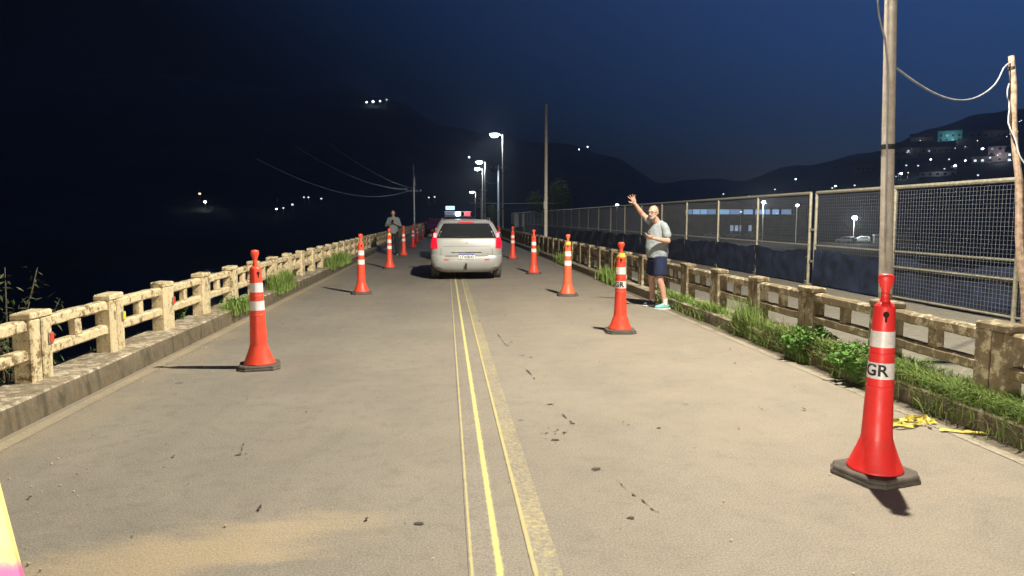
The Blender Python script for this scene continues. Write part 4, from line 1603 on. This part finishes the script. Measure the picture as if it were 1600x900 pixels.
for lab, pts, h0, h1 in (('green grass tuft on the left kerb behind the nearest left cone', [(-3.17, 11.0), (-3.2, 11.4), (-3.15, 11.7)], 0.10, 0.26),
                         ('upright grass tuft at the left kerb past the nearest left cone', [(-3.22, 13.9), (-3.2, 14.5), (-3.24, 15.0)], 0.18, 0.48),
                         ('low grass at the left kerb behind the second left cone', [(-3.2, 20.3), (-3.22, 21.4), (-3.2, 22.5), (-3.2, 23.4)], 0.15, 0.45)):
    sp = []
    for x, y in pts:
        sp += [(x + random.gauss(0, 0.07), y + random.gauss(0, 0.16), 0.12) for _ in range(330)]
    blades('grass', lab, sp, 'grass_blade', h0, h1, 0.8, 0.006)
sp = []
for i in range(2600):
    y = random.uniform(3.5, 9.5)
    u = abs(random.gauss(0, 0.6))
    sp.append((-3.66 - u, y, -0.16 - u * 0.55))
blades('grass', 'dim green weeds growing outside the left railing', sp, 'grass_deep', 0.15, 0.48, 0.9, 0.009)


def leaf_quad(v, f, p, d, n, ln, w):
    """pointed leaf folded on its midrib"""
    d = d.normalized()
    s = d.cross(n)
    if s.length < 1e-4:
        return
    s.normalize()
    n = s.cross(d)
    k = len(v)
    v += [tuple(p), tuple(p + d * ln * 0.45 + s * w + n * w * 0.3), tuple(p + d * ln), tuple(p + d * ln * 0.45 - s * w + n * w * 0.3), tuple(p + d * ln * 0.5)]
    f += [(k, k + 4, k + 1), (k + 1, k + 4, k + 2), (k, k + 3, k + 4), (k + 3, k + 2, k + 4)]


def leafy_plant(name, label, cat, loc, r, h, n_stem, n_leaf, leaf, mat, group=None):
    root = tag(empty(name, loc), label, cat, group)
    st, v, f = MB(), [], []
    for i in range(n_stem):
        a = random.uniform(0, 2 * math.pi)
        rr = r * math.sqrt(random.random())
        tip = V(math.cos(a) * rr, math.sin(a) * rr * 1.2, h * random.uniform(0.55, 1.0) * (1 - 0.35 * (rr / r) ** 2))
        b = V(tip.x * 0.35, tip.y * 0.35, -0.02)
        mid = b.lerp(tip, 0.55) + V(0, 0, 0.03)
        st.tube([b, mid, tip], [0.005, 0.004, 0.002], 4)
        for q in range(n_leaf):
            u = random.uniform(0.35, 1.0)
            p = b.lerp(mid, u / 0.55) if u < 0.55 else mid.lerp(tip, (u - 0.55) / 0.45)
            d = V(random.gauss(0, 1), random.gauss(0, 1), random.gauss(0.25, 0.5))
            leaf_quad(v, f, p, d, V(random.gauss(0, 0.4), random.gauss(0, 0.4), 1), leaf * random.uniform(0.6, 1.2), leaf * random.uniform(0.26, 0.4))
    st.build('stems', 'grass_deep', root)
    m = MB()
    m.v, m.f = v, f
    o = m.build('foliage', mat, root, False)
    o['kind'] = 'stuff'
    return root


leafy_plant('leafy_weed', 'bright green leafy weed clump left of the nearest red cone, farther one', 'weed', (3.92, 7.45, 0.06), 0.30, 0.34, 95, 16, 0.052, 'weed_leaf')
leafy_plant('leafy_weed', 'bright green leafy weed clump just left of the nearest red cone', 'weed', (3.90, 6.40, 0.05), 0.31, 0.36, 110, 16, 0.055, 'weed_leaf')
leafy_plant('leafy_weed', 'small leafy weed rooted in the left kerb beside the nearest left cone', 'weed', (-3.18, 11.2, 0.17), 0.18, 0.22, 26, 10, 0.045, 'weed_leaf')
leafy_plant('leafy_weed', 'small weed poking through the left railing beyond the reflectors', 'weed', (-3.55, 9.9, 0.15), 0.12, 0.5, 10, 9, 0.05, 'weed_leaf')
leafy_plant('leafy_weed', 'leafy weed at the left kerb behind the second left cone', 'weed', (-3.2, 21.6, 0.15), 0.3, 0.4, 30, 10, 0.06, 'weed_leaf')

# shrub outside the left railing
sh = tag(empty('shrub', (-4.38, 7.55, -0.75)), 'straggly dark shrub behind the left railing at the picture edge', 'shrub')
st, v, f = MB(), [], []
for i in range(16):
    a = random.uniform(0, 2 * math.pi)
    tip = V(0.12 + 0.38 * math.cos(a) * random.random() ** 0.5, 0.5 * math.sin(a), random.uniform(0.9, 1.85))
    mid = V(tip.x * 0.4, tip.y * 0.4, tip.z * 0.6)
    st.tube([(0, 0, 0), mid, tip], [0.014, 0.009, 0.004], 5)
    for q in range(30):
        u = random.uniform(0.2, 1)
        p = mid.lerp(tip, u) + V(random.gauss(0, 0.05), random.gauss(0, 0.05), random.gauss(0, 0.04))
        leaf_quad(v, f, p, V(random.gauss(0, 1), random.gauss(0, 1), random.gauss(-0.5, 0.5)), V(random.gauss(0, .5), random.gauss(0, .5), 1), random.uniform(0.06, 0.12), random.uniform(0.010, 0.016))
st.build('stems', 'bark', sh)
m = MB(); m.v, m.f = v, f
o = m.build('foliage', 'shrub_leaf', sh, False)
o['kind'] = 'stuff'


def tree(loc, h, r, label, n=2600):
    root = tag(empty('tree', loc), label, 'tree')
    tr = MB()
    tr.tube([(0, 0, 0), (0.05, 0.02, h * 0.3), (0.0, 0.1, h * 0.62)], [0.13, 0.10, 0.06], 8)
    cl = []
    for i in range(11):
        a = i * 2.4
        q = V(math.cos(a) * r * random.uniform(0.3, 0.85), math.sin(a) * r * random.uniform(0.3, 0.85), h * random.uniform(0.5, 0.95))
        tr.tube([(0.02, 0.03, h * random.uniform(0.3, 0.6)), tuple(q * 0.6 + V(0, 0, q.z * 0.3)), tuple(q)], [0.05, 0.03, 0.012], 5)
        cl.append((q, r * random.uniform(0.25, 0.45)))
    tr.build('trunk', 'bark', root)
    v, f = [], []
    for i in range(n):
        q, rr = random.choice(cl)
        d = V(random.gauss(0, 1), random.gauss(0, 1), random.gauss(0, 0.8))
        d = d.normalized() * rr * random.random() ** 0.4
        leaf_quad(v, f, q + d, V(random.gauss(0, 1), random.gauss(0, 1), random.gauss(-0.2, 0.6)), V(random.gauss(0, .6), random.gauss(0, .6), 1), random.uniform(0.12, 0.24), random.uniform(0.04, 0.07))
    m = MB(); m.v, m.f = v, f
    o = m.build('crown', 'tree_leaf', root, False)
    o['kind'] = 'stuff'
    return root


tree((8.9, 62.0, -0.5), 5.2, 2.1, 'loose green tree behind the fence beside the far lamp')
tree((6.3, 97.0, -0.5), 4.0, 1.2, 'slim tree under the far pair of street lamps', 1400)
tree((92.0, 158.0, -4.0), 5.5, 2.8, 'lamp-lit bushy tree in the yard beyond the fence', 2200)

# ------------------------------------------------------------------ tape, board, litter on the road
mb = MB()
for cx, cy, rx, ry, a0, a1, zt, wd in ((3.44, 5.03, 0.13, 0.06, 0.2, 5.6, 0.02, 0.020), (3.36, 4.96, 0.10, 0.045, 2.0, 8.4, 0.03, 0.018), (3.48, 4.96, 0.08, 0.05, -1.0, 4.0, 0.05, 0.022), (3.55, 5.02, 0.10, 0.030, -2.6, 1.3, 0.012, 0.018), (3.28, 4.95, 0.10, 0.025, 0.5, 3.4, 0.010, 0.018)):
    rows = []
    for i in range(30):
        u = i / 29
        a = a0 + (a1 - a0) * u
        x, y = cx + rx * math.cos(a) + 0.012 * math.sin(i * 1.9), cy + ry * math.sin(a) + 0.010 * math.sin(i * 1.3 + cx * 50)
        tw = math.sin(u * 7 + cx * 40)
        zz = 0.010 + zt * abs(math.sin(u * 5 + cy * 9))
        rows.append([(x, y - wd * abs(tw) * 0.8, zz), (x + 0.004, y + wd * abs(tw) * 0.8, zz + wd * (1.1 - abs(tw)) * 1.6)])
    mb.grid(rows)
o = mb.build('barrier_tape', 'tape_yellow')
tag(o, 'crumpled yellow barrier tape lying beside the nearest red cone', 'tape')
rows = []
for i in range(16):
    x = 3.56 + 0.020 * i
    y = 4.83 - 0.008 * i + 0.012 * math.sin(i * 0.8)
    rows.append([(x, y - 0.016, 0.010 + 0.006 * abs(math.sin(i * 1.1))), (x + 0.003, y + 0.016, 0.014 + 0.010 * abs(math.sin(i * 0.9)))])
MB().grid(rows).build('tail', 'tape_yellow', o)
for (a, b) in ((3.33, 5.00), (3.36, 4.94), (3.45, 4.97)):
    MB().grid([[(a + 0.012 * i, b - 0.012 + 0.004 * i, 0.045), (a + 0.012 * i, b + 0.012, 0.052)] for i in range(4)]).build('black_print', 'tape_black', o)

bd = tag(empty('warning_board', (-1.42, 1.90, 0)), 'yellow board with pink marks poking in at the lower left corner', 'board')
m = MB()
w2 = 0.30
for sgn in (1,):
    vs = []
    for y0 in (-0.008, 0.008):
        vs += [(-w2, y0, 0.10), (w2 + 0.11, y0, 0.10), (w2 - 0.05, y0, 1.02), (-w2, y0, 1.02)]
    m.add(vs, [(0, 1, 2, 3), (7, 6, 5, 4), (0, 4, 5, 1), (1, 5, 6, 2), (2, 6, 7, 3), (3, 7, 4, 0)])
m.build('panel', 'board_yellow', bd, False)
for q in (-1, 0.2):
    MB().box(q * 0.22 - 0.02, q * 0.22 + 0.02, 0.009, 0.045, 0.0, 0.9, 0.003).build('leg', 'black_plastic', bd)
    MB().tube([(q * 0.22, 0.03, 0.85), (q * 0.22, 0.42, 0.0)], 0.012, 6).build('stay', 'black_plastic', bd)

v, f = [], []
mb = MB()
for i in range(320):
    x, y = random.uniform(-3.0, 3.6), 2.6 + 16 * random.random() ** 1.6
    if random.random() < 0.5:
        x = -3.0 + abs(random.gauss(0, 0.7))
    s = random.uniform(0.003, 0.010)
    mb.ellipsoid((x, y, s * 0.5 + 0.004), (s, 0, 0), (0, s * 0.7, 0), (0, 0, s * 0.6), 5, 4)
o = mb.build('gravel', 'pebble_pale', None, False)
tag(o, 'scattered pale grit on the asphalt', 'gravel', None, 'stuff')
v, f = [], []
for i in range(20):
    x, y = random.uniform(-2.9, 3.5), 2.8 + 14 * random.random() ** 1.4
    a = random.uniform(0, 6.28)
    leaf_quad(v, f, V(x, y, 0.008), V(math.cos(a), math.sin(a), random.uniform(0, 0.25)), V(0, 0, 1), random.uniform(0.03, 0.08), random.uniform(0.006, 0.014))
m = MB(); m.v, m.f = v, f
tag(m.build('litter', 'dry_leaf', None, False), 'scattered dry leaf bits on the asphalt', 'litter', None, 'stuff')

# pits and open cracks in the asphalt of the right lane
mb = MB()


def pit(x, y, w, d):
    n = 11
    ring = []
    for i in range(n):
        a = 2 * math.pi * i / n
        k = 1 + 0.75 * noise.noise(Vector((x * 9 + 1.6 * math.cos(a), y * 9 + 1.6 * math.sin(a), 1.0)))
        ring.append((x + w * k * math.cos(a), y + d * k * math.sin(a), 0.0052))
    mb.add(ring, [tuple(range(n))])


for x, y, w in ((0.61, 10.7, .03), (0.66, 10.2, .02), (0.73, 8.66, .03), (0.80, 8.9, .035), (0.85, 8.0, .035), (0.93, 7.9, .03), (0.85, 5.85, .036), (0.94, 5.27, .03), (0.84, 5.05, .032), (0.75, 4.88, .045), (0.71, 5.05, .022),
                (0.80, 5.12, .02), (0.91, 4.28, .055), (-0.15, 3.57, .042), (0.94, 3.54, .035), (-1.37, 4.75, .03), (2.54, 5.54, .02), (1.55, 5.1, .03), (1.35, 5.2, .02), (0.2, 6.6, .02), (1.9, 7.4, .02), (-0.6, 6.2, .02)):
    pit(x, y, w * 0.60, w * 0.42)
    for q in range(3):
        pit(x + random.gauss(0, 0.05), y + random.gauss(0, 0.06), random.uniform(0.003, 0.009), random.uniform(0.003, 0.007))
for path, w in ((((0.66, 9.6), (0.69, 9.2), (0.70, 8.85), (0.735, 8.55)), 0.012), (((0.80, 7.25), (0.825, 7.0), (0.84, 6.75)), 0.013), (((0.90, 5.55), (0.92, 5.42), (0.94, 5.28)), 0.012),
                (((0.99, 4.08), (1.015, 3.93), (1.05, 3.80), (1.08, 3.66), (1.11, 3.58)), 0.012), (((-1.40, 5.0), (-1.38, 4.86), (-1.36, 4.74)), 0.008)):
    rows = []
    k = 0
    for (xa, ya), (xb, yb) in zip(path, path[1:]):
        for i in range(6):
            u = i / 6
            x, y = xa + (xb - xa) * u, ya + (yb - ya) * u
            x += 0.018 * noise.noise(Vector((x * 30, y * 30, 0)))
            ww = w * max(0.0, 0.15 + 1.1 * noise.noise(Vector((k * 0.55, x * 3, 7))))
            rows.append([(x - ww, y, 0.0050), (x + ww, y, 0.0050)])
            k += 1
    mb.grid(rows)
simple('pit_dirt', (0.085, 0.070, 0.052), 0.95, 0, 0.4, 30)
o = mb.build('road_pits', 'pit_dirt', None, False)
tag(o, 'dark pits and short cracks scattered along the right lane', None, None, 'structure')

# ------------------------------------------------------------------ utility poles, wires, sign far ahead


def utility_pole(loc, h, label, arms=(0.92,), r=0.13, mat='pole_concrete'):
    root = tag(empty('utility_pole', loc), label, 'pole')
    MB().tube([(0, 0, 0), (0, 0, h)], [r, r * 0.65], 10).build('shaft', mat, root)
    for u in arms:
        MB().box(-0.95, 0.95, -0.05, 0.05, h * u - 0.06, h * u + 0.05).build('cross_arm', 'wood_pole', root)
        for x in (-0.85, -0.3, 0.3, 0.85):
            MB().lathe([(0.04, 0), (0.05, 0.05), (0.03, 0.1), (0.045, 0.14), (0.01, 0.17)], 8, (x, 0, h * u + 0.05)).build('insulator', 'sheet_white', root)
    return root


utility_pole((-4.0, 92.0, -0.5), 8.6, 'thin utility pole left of the road behind the man with the phone', (0.62,))
utility_pole((6.2, 86.0, -0.5), 8.2, 'pale lit utility pole between the far street lamps', (0.96,), 0.16, 'sheet_white')
utility_pole((5.4, 112.0, -0.5), 6.5, 'cluttered pole under the smallest far lamp', (0.95, 0.75, 0.55))
WIRES = [((-4.3, 92, 5.2), (-9.5, 60, 7.6), 0.5, 'long wire climbing left from the thin utility pole'),
         ((-4.8, 92, 5.2), (-11.5, 58, 7.0), 0.9, 'middle wire sagging left from the thin utility pole'),
         ((-4.4, 92, 5.0), (-13.0, 52, 5.6), 1.6, 'lowest wire sagging left from the thin utility pole'),
         ((-4.8, 92, 5.05), (-7.0, 80, 5.0), 0.15, 'short wire stub beside the thin utility pole'),
         ((4.5, 83, 7.2), (6.2, 86, 6.6), 0.25, 'upper wire joining far lamp and pale pole'),
         ((4.5, 83, 5.8), (6.2, 86, 5.8), 0.35, 'lower wire joining far lamp and pale pole'),
         ((2.0, 60, 2.75), (9.5, 60, 2.75), 0.03, 'level wire strung across by the far lamp pole')]
for a, b, sag, lab in WIRES:
    a, b = Vector(a), Vector(b)
    pts = []
    for i in range(17):
        u = i / 16
        p = a.lerp(b, u)
        p.z -= sag * 4 * u * (1 - u)
        pts.append(p)
    tag(MB().tube(pts, 0.022, 5).build('wire', 'cable_grey'), lab, 'wire')

sg = tag(empty('lit_sign', (0.85, 150.0, 0.0)), 'small blue-white lit sign above the road far ahead', 'sign')
MB().box(-0.95, 0.95, -0.12, 0.12, 3.1, 3.95, 0.03).build('cabinet', 'lamp_body', sg)
fc = MB().box(-0.90, 0.90, -0.135, -0.122, 3.15, 3.90).build('face', 'sign_light', sg)
for i, (x, w, z, h) in enumerate(((-0.62, 0.10, 3.5, 0.2), (-0.36, 0.07, 3.58, 0.16), (-0.12, 0.11, 3.45, 0.14), (0.18, 0.07, 3.56, 0.18), (0.42, 0.10, 3.48, 0.16), (0.70, 0.06, 3.62, 0.14))):
    MB().box(x - w, x + w, -0.142, -0.137, z - h / 2, z + h / 2).build('mark', 'sign_dim', fc)
for q in (-0.8, 0.8):
    MB().box(q - 0.05, q + 0.05, -0.05, 0.05, 0.0, 3.1).build('leg', 'lamp_body', sg)

# ------------------------------------------------------------------ yard beyond the fence
wh = tag(empty('warehouse', (92.0, 222.0, -4.0)), 'long low warehouse with a blue-lit strip of windows beyond the fence', 'building')
MB().box(-21, 22, 0, 26, 0, 9.2).build('wall', 'shed_wall', wh, False)
MB().box(-21.6, 22.6, -0.6, 26.6, 9.2, 9.7).build('roof', 'roof_dull', wh, False)
xs = [-17.4, -15.0, -12.6, -10.2, -7.4, -6.8, -3.0, 0.8, 1.4, 4.6, 5.2, 8.6, 10.2, 10.8, 13.2, 13.8, 17.2]
for i, (a, b) in enumerate(zip(xs, xs[1:])):
    if b - a < 0.9:
        continue
    fr = MB().box(a, b, -0.10, -0.002, 6.5, 8.2).build('window', 'lamp_body', wh, False)
    MB().box(a + 0.12, b - 0.12, -0.14, -0.102, 6.6, 8.1).build('pane', 'strip_pane' if i % 3 else 'strip_pane_soft', fr, False)
for a, b in ((-2.8, -1.6), (-1.3, 0.0), (0.2, 1.0), (3.2, 4.4)):
    fr = MB().box(a, b, -0.10, -0.002, 1.2, 3.2).build('window', 'lamp_body', wh, False)
    MB().box(a + 0.1, b - 0.1, -0.14, -0.102, 1.3, 3.1).build('pane', 'window_pale', fr, False)

sw = tag(empty('site_wall', (97.0, 150.0, -4.0)), 'pale low boundary wall in the yard behind the lamp pole', 'wall')
MB().box(-4.2, 5.0, 0, 0.3, 0, 1.6).build('wall', 'house_wall', sw, False)
MB().box(-4.3, 5.1, -0.08, 0.38, 1.6, 1.95).build('coping', 'sheet_white', sw, False)


def yard_lamp(x, y, z0, h, label, mat, rad, group=None, power=0, col=(0.85, 0.95, 1.0)):
    root = tag(empty('area_lamp', (x, y, z0)), label, 'lamp', group)
    MB().tube([(0, 0, 0), (0, 0, h)], [0.10, 0.06], 6).build('post', 'pole_concrete', root)
    MB().ellipsoid((0, -0.25, h), (rad, 0, 0), (0, rad, 0), (0, 0, rad * 0.8), 10, 6).build('globe', mat, root)
    if power:
        ld = bpy.data.lights.new('lamp_light', 'POINT')
        ld.energy = power
        ld.color = col
        ld.shadow_soft_size = 0.3
        lo = bpy.data.objects.new('lamp_light', ld)
        COL.objects.link(lo)
        lo.parent = root
        lo.location = (0, -1.0, h - 0.2)
    return root


yard_lamp(88.0, 150.0, -4.0, 5.5, 'brightest yard lamp, glowing through the mesh left of the thick pole', 'lamp_lens_white', 0.55, None, 2500)
yard_lamp(67.5, 150.0, -4.0, 8.8, 'yard lamp showing just above the fence top rail', 'far_light_bright', 0.38, None, 2500)
yard_lamp(76.0, 152.0, -4.0, 8.2, 'yard lamp behind the tie of the double fence post', 'far_light_bright', 0.30)
yard_lamp(85.5, 205.0, -4.0, 7.2, 'slender yard lamp before the warehouse windows', 'far_light_dim', 0.30)
yard_lamp(47.6, 200.0, -4.0, 9.0, 'small yard lamp showing over the waving man\'s arm', 'far_light_bright', 0.40)

src = copy_tree(back)
for ch in list(src.children):
    if ch.type == 'LIGHT':
        bpy.data.objects.remove(ch)
    elif ch.name.startswith('headlight'):
        ch.data = ch.data.copy()
        ch.data.materials.clear()
        ch.data.materials.append(MATS['sheet_white'])
src.location = (76, 196, -4.0); src.rotation_euler = (0, 0, R_(80))
tag(src, 'white parked car below the warehouse strip of windows', 'car', 'cars parked in the yard')
for x, y, rz, lab in ((83, 199, 95, 'pale parked car left of the double fence post'), (89.5, 200, 85, 'pale parked car under the lower warehouse windows'), (86.6, 147, 20, 'parked car beside the brightest yard lamp'),
                      (91.5, 149, 60, 'parked car between yard lamp and thick pole')):
    c = copy_tree(src)
    c.location = (x, y, -4.0)
    c.rotation_euler = (0, 0, R_(rz))
    tag(c, lab, 'car')

# ------------------------------------------------------------------ town on the hills


def on_hill(az, r):
    return (r * math.sin(R_(az)), r * math.cos(R_(az)), hill_z(az, r))


def house(az, r, w, d, h, label, wall='house_wall', lit=(), pane='window_pale', roof=True, group=None, facade_fill=0, fcol=(0.8, 0.9, 1.0)):
    x, y, z = on_hill(az, r)
    root = tag(empty('house', (x, y, z - 1.0), R_(-az)), label, 'house', group)
    MB().box(-w / 2, w / 2, 0, d, 0, h + 1).build('wall', wall, root, False)
    if roof:
        m = MB()
        o = 0.5
        H = h + 1.0
        m.add([(-w / 2 - o, -o, H), (w / 2 + o, -o, H), (w / 2 + o, d + o, H), (-w / 2 - o, d + o, H), (-w / 2 - o, d / 2, H + w * 0.16 + 0.8), (w / 2 + o, d / 2, H + w * 0.16 + 0.8)],
              [(0, 1, 5, 4), (2, 3, 4, 5), (1, 2, 5), (3, 0, 4), (3, 2, 1, 0)])
        m.build('roof', 'roof_dull', root, False)
    if facade_fill:  # unseen lights added so dim facades show; only the teal one reads floodlit
        ld = bpy.data.lights.new('facade_fill_light', 'POINT')
        ld.energy = facade_fill
        ld.color = fcol
        ld.shadow_soft_size = 0.3
        lo = bpy.data.objects.new('facade_fill_light', ld)
        COL.objects.link(lo)
        lo.parent = root
        lo.location = (0, -7.0, 4.0)
    n = max(2, int(w / 3.2))
    for i in range(n):
        x0 = -w / 2 + w * (i + 0.5) / n
        for fl in range(max(1, int(h / 3))):
            fr = MB().box(x0 - 0.75, x0 + 0.75, -0.10, -0.003, 1.9 + fl * 3, 3.3 + fl * 3).build('window', 'lamp_body', root, False)
            MB().box(x0 - 0.65, x0 + 0.65, -0.14, -0.102, 2.0 + fl * 3, 3.2 + fl * 3).build('pane', pane if (i, fl) in lit or (i + fl) in lit else 'car_glass', fr, False)
    return root


house(35.99, 612, 15, 10, 8, 'floodlit teal house on the hill crest', 'house_teal', (2,), 'teal_window', facade_fill=1500)
house(38.84, 520, 12, 9, 9, 'pinkish white lit house on the hill near the leaning pole', 'house_pink', (0, 2), 'window_pale', facade_fill=900)
house(34.35, 620, 15, 9, 5, 'dim house left of the floodlit teal house', 'house_wall', (), facade_fill=110)
house(35.32, 572, 20, 9, 4, 'long dim house below the floodlit teal house', 'house_wall', (1,), facade_fill=110)
house(37.91, 519, 11, 8, 4, 'house with bright windows left of the pinkish house', 'house_wall', (0, 1), 'far_light_dim')
house(33.81, 578, 22, 9, 5, 'wide dim house just right of the thick pole', 'house_wall', (2,), facade_fill=110)
house(35.40, 502, 19, 9, 3, 'long pale-roofed shed low on the hill', 'sheet_white', (), facade_fill=260)
house(38.52, 592, 14, 9, 5, 'dim house on the skyline above the pinkish house', 'house_wall', (), facade_fill=110)
house(39.81, 514, 12, 9, 6, 'lit house on the hill at the picture edge', 'house_wall', (0, 1), 'far_light_dim')
house(32.86, 566, 15, 9, 4, 'dim house left of the thick pole on the hill', 'house_wall', (1,))
house(37.64, 598, 12, 9, 4, 'small dim house right of the floodlit teal house', 'house_wall', ())
house(31.0, 560, 13, 9, 5, 'lone dark house low on the left shoulder of the hill', 'house_wall', ())

HL = 'small street light glowing on the town hillside'
BL = {36.36: 'bright street light on a post below the floodlit teal house', 37.86: 'bright light high on the hill right of the teal house', 33.21: 'bright light low on the hill just right of the thick pole',
      26.4: 'lone light above the fence left of the double post', 32.03: 'light low on the hill just left of the thick pole', 33.79: 'topmost street light beside the thick pole',
      29.07: 'brighter of two lights close above the fence past the double post', 28.87: 'fainter of two lights close above the fence past the double post',
      21.35: 'tiny light above the fence over the warehouse windows', 19.58: 'leftmost tiny light above the fence over the warehouse'}
for az, r, m in ((33.79, 625, 0), (33.57, 601, 1), (34.93, 559, 0), (36.36, 532, 2), (36.93, 538, 0), (37.86, 565, 2), (33.21, 532, 2), (32.03, 547, 0), (33.49, 553, 1), (37.69, 499, 1), (26.4, 598, 0),
                 (29.07, 529, 0), (28.87, 524, 1), (21.35, 556, 1), (19.58, 520, 1), (30.32, 517, 1), (34.2, 545, 1), (36.0, 555, 1), (38.3, 540, 1), (25.0, 560, 1), (23.2, 545, 1)):
    x, y, z = on_hill(az, r - 26)
    yard_lamp(x, y, z, 4.0, BL.get(az, HL), ('far_light_white', 'far_light_dim', 'far_light_bright')[m], (0.55, 0.55, 0.62)[m], 'street lights of the hillside town')
rt = random.Random(4)
for q in range(20):
    az, r = rt.uniform(31.5, 40.5), rt.uniform(490, 640)
    x, y, z = on_hill(az, r)
    yard_lamp(x, y, z, 4.0, HL, 'far_light_dim' if q % 3 else 'far_light_warm', rt.uniform(0.28, 0.45), 'street lights of the hillside town')
for az, r, m, rad, lab, grp in ((-18.0, 427, 3, 0.6, 'warm orange light low on the dark hill at left', None), (-17.65, 409, 2, 0.6, 'brightest white light low on the dark hill at left', None),
                           (-12.75, 394, 0, 0.45, 'faint light at the foot of the dark left hill', 'faint lights at the foot of the left hill'),
                           (-12.25, 397, 1, 0.45, 'faint light at the foot of the dark left hill', 'faint lights at the foot of the left hill'),
                           (-11.6, 406, 1, 0.6, 'faint light at the foot of the dark left hill', 'faint lights at the foot of the left hill'),
                           (-10.75, 424, 1, 0.45, 'faint light at the foot of the dark left hill', 'faint lights at the foot of the left hill'),
                           (-10.42, 424, 1, 0.5, 'faint light at the foot of the dark left hill', 'faint lights at the foot of the left hill'),
                           (-9.48, 421, 1, 0.5, 'faint light at the foot of the dark left hill', 'faint lights at the foot of the left hill'),
                           (-5.96, 664, 0, 0.7, 'white light in the short row high on the hilltop', 'row of hilltop lights'),
                           (-5.48, 673, 2, 0.7, 'white light in the short row high on the hilltop', 'row of hilltop lights'),
                           (-4.95, 685, 0, 0.7, 'white light in the short row high on the hilltop', 'row of hilltop lights'),
                           (-4.46, 694, 1, 0.7, 'white light in the short row high on the hilltop', 'row of hilltop lights'),
                           (-1.33, 436, 1, 0.5, 'faint light pair above the far end of the left cones', 'faint lights past the left cones'),
                           (-0.88, 439, 1, 0.5, 'faint light pair above the far end of the left cones', 'faint lights past the left cones'),
                           (10.42, 664, 0, 0.6, 'small light pair on the hill right of the far lamps', 'light pair right of the lamps'),
                           (11.06, 690, 0, 0.6, 'small light pair on the hill right of the far lamps', 'light pair right of the lamps'),
                           (1.83, 565, 0, 0.6, 'tiny lone light left of the far street lamps', None)):
    x, y, z = on_hill(az, r - 22)
    yard_lamp(x, y, z, 4.0, lab, ('far_light_white', 'far_light_dim', 'far_light_bright', 'far_light_warm')[m], rad, grp)
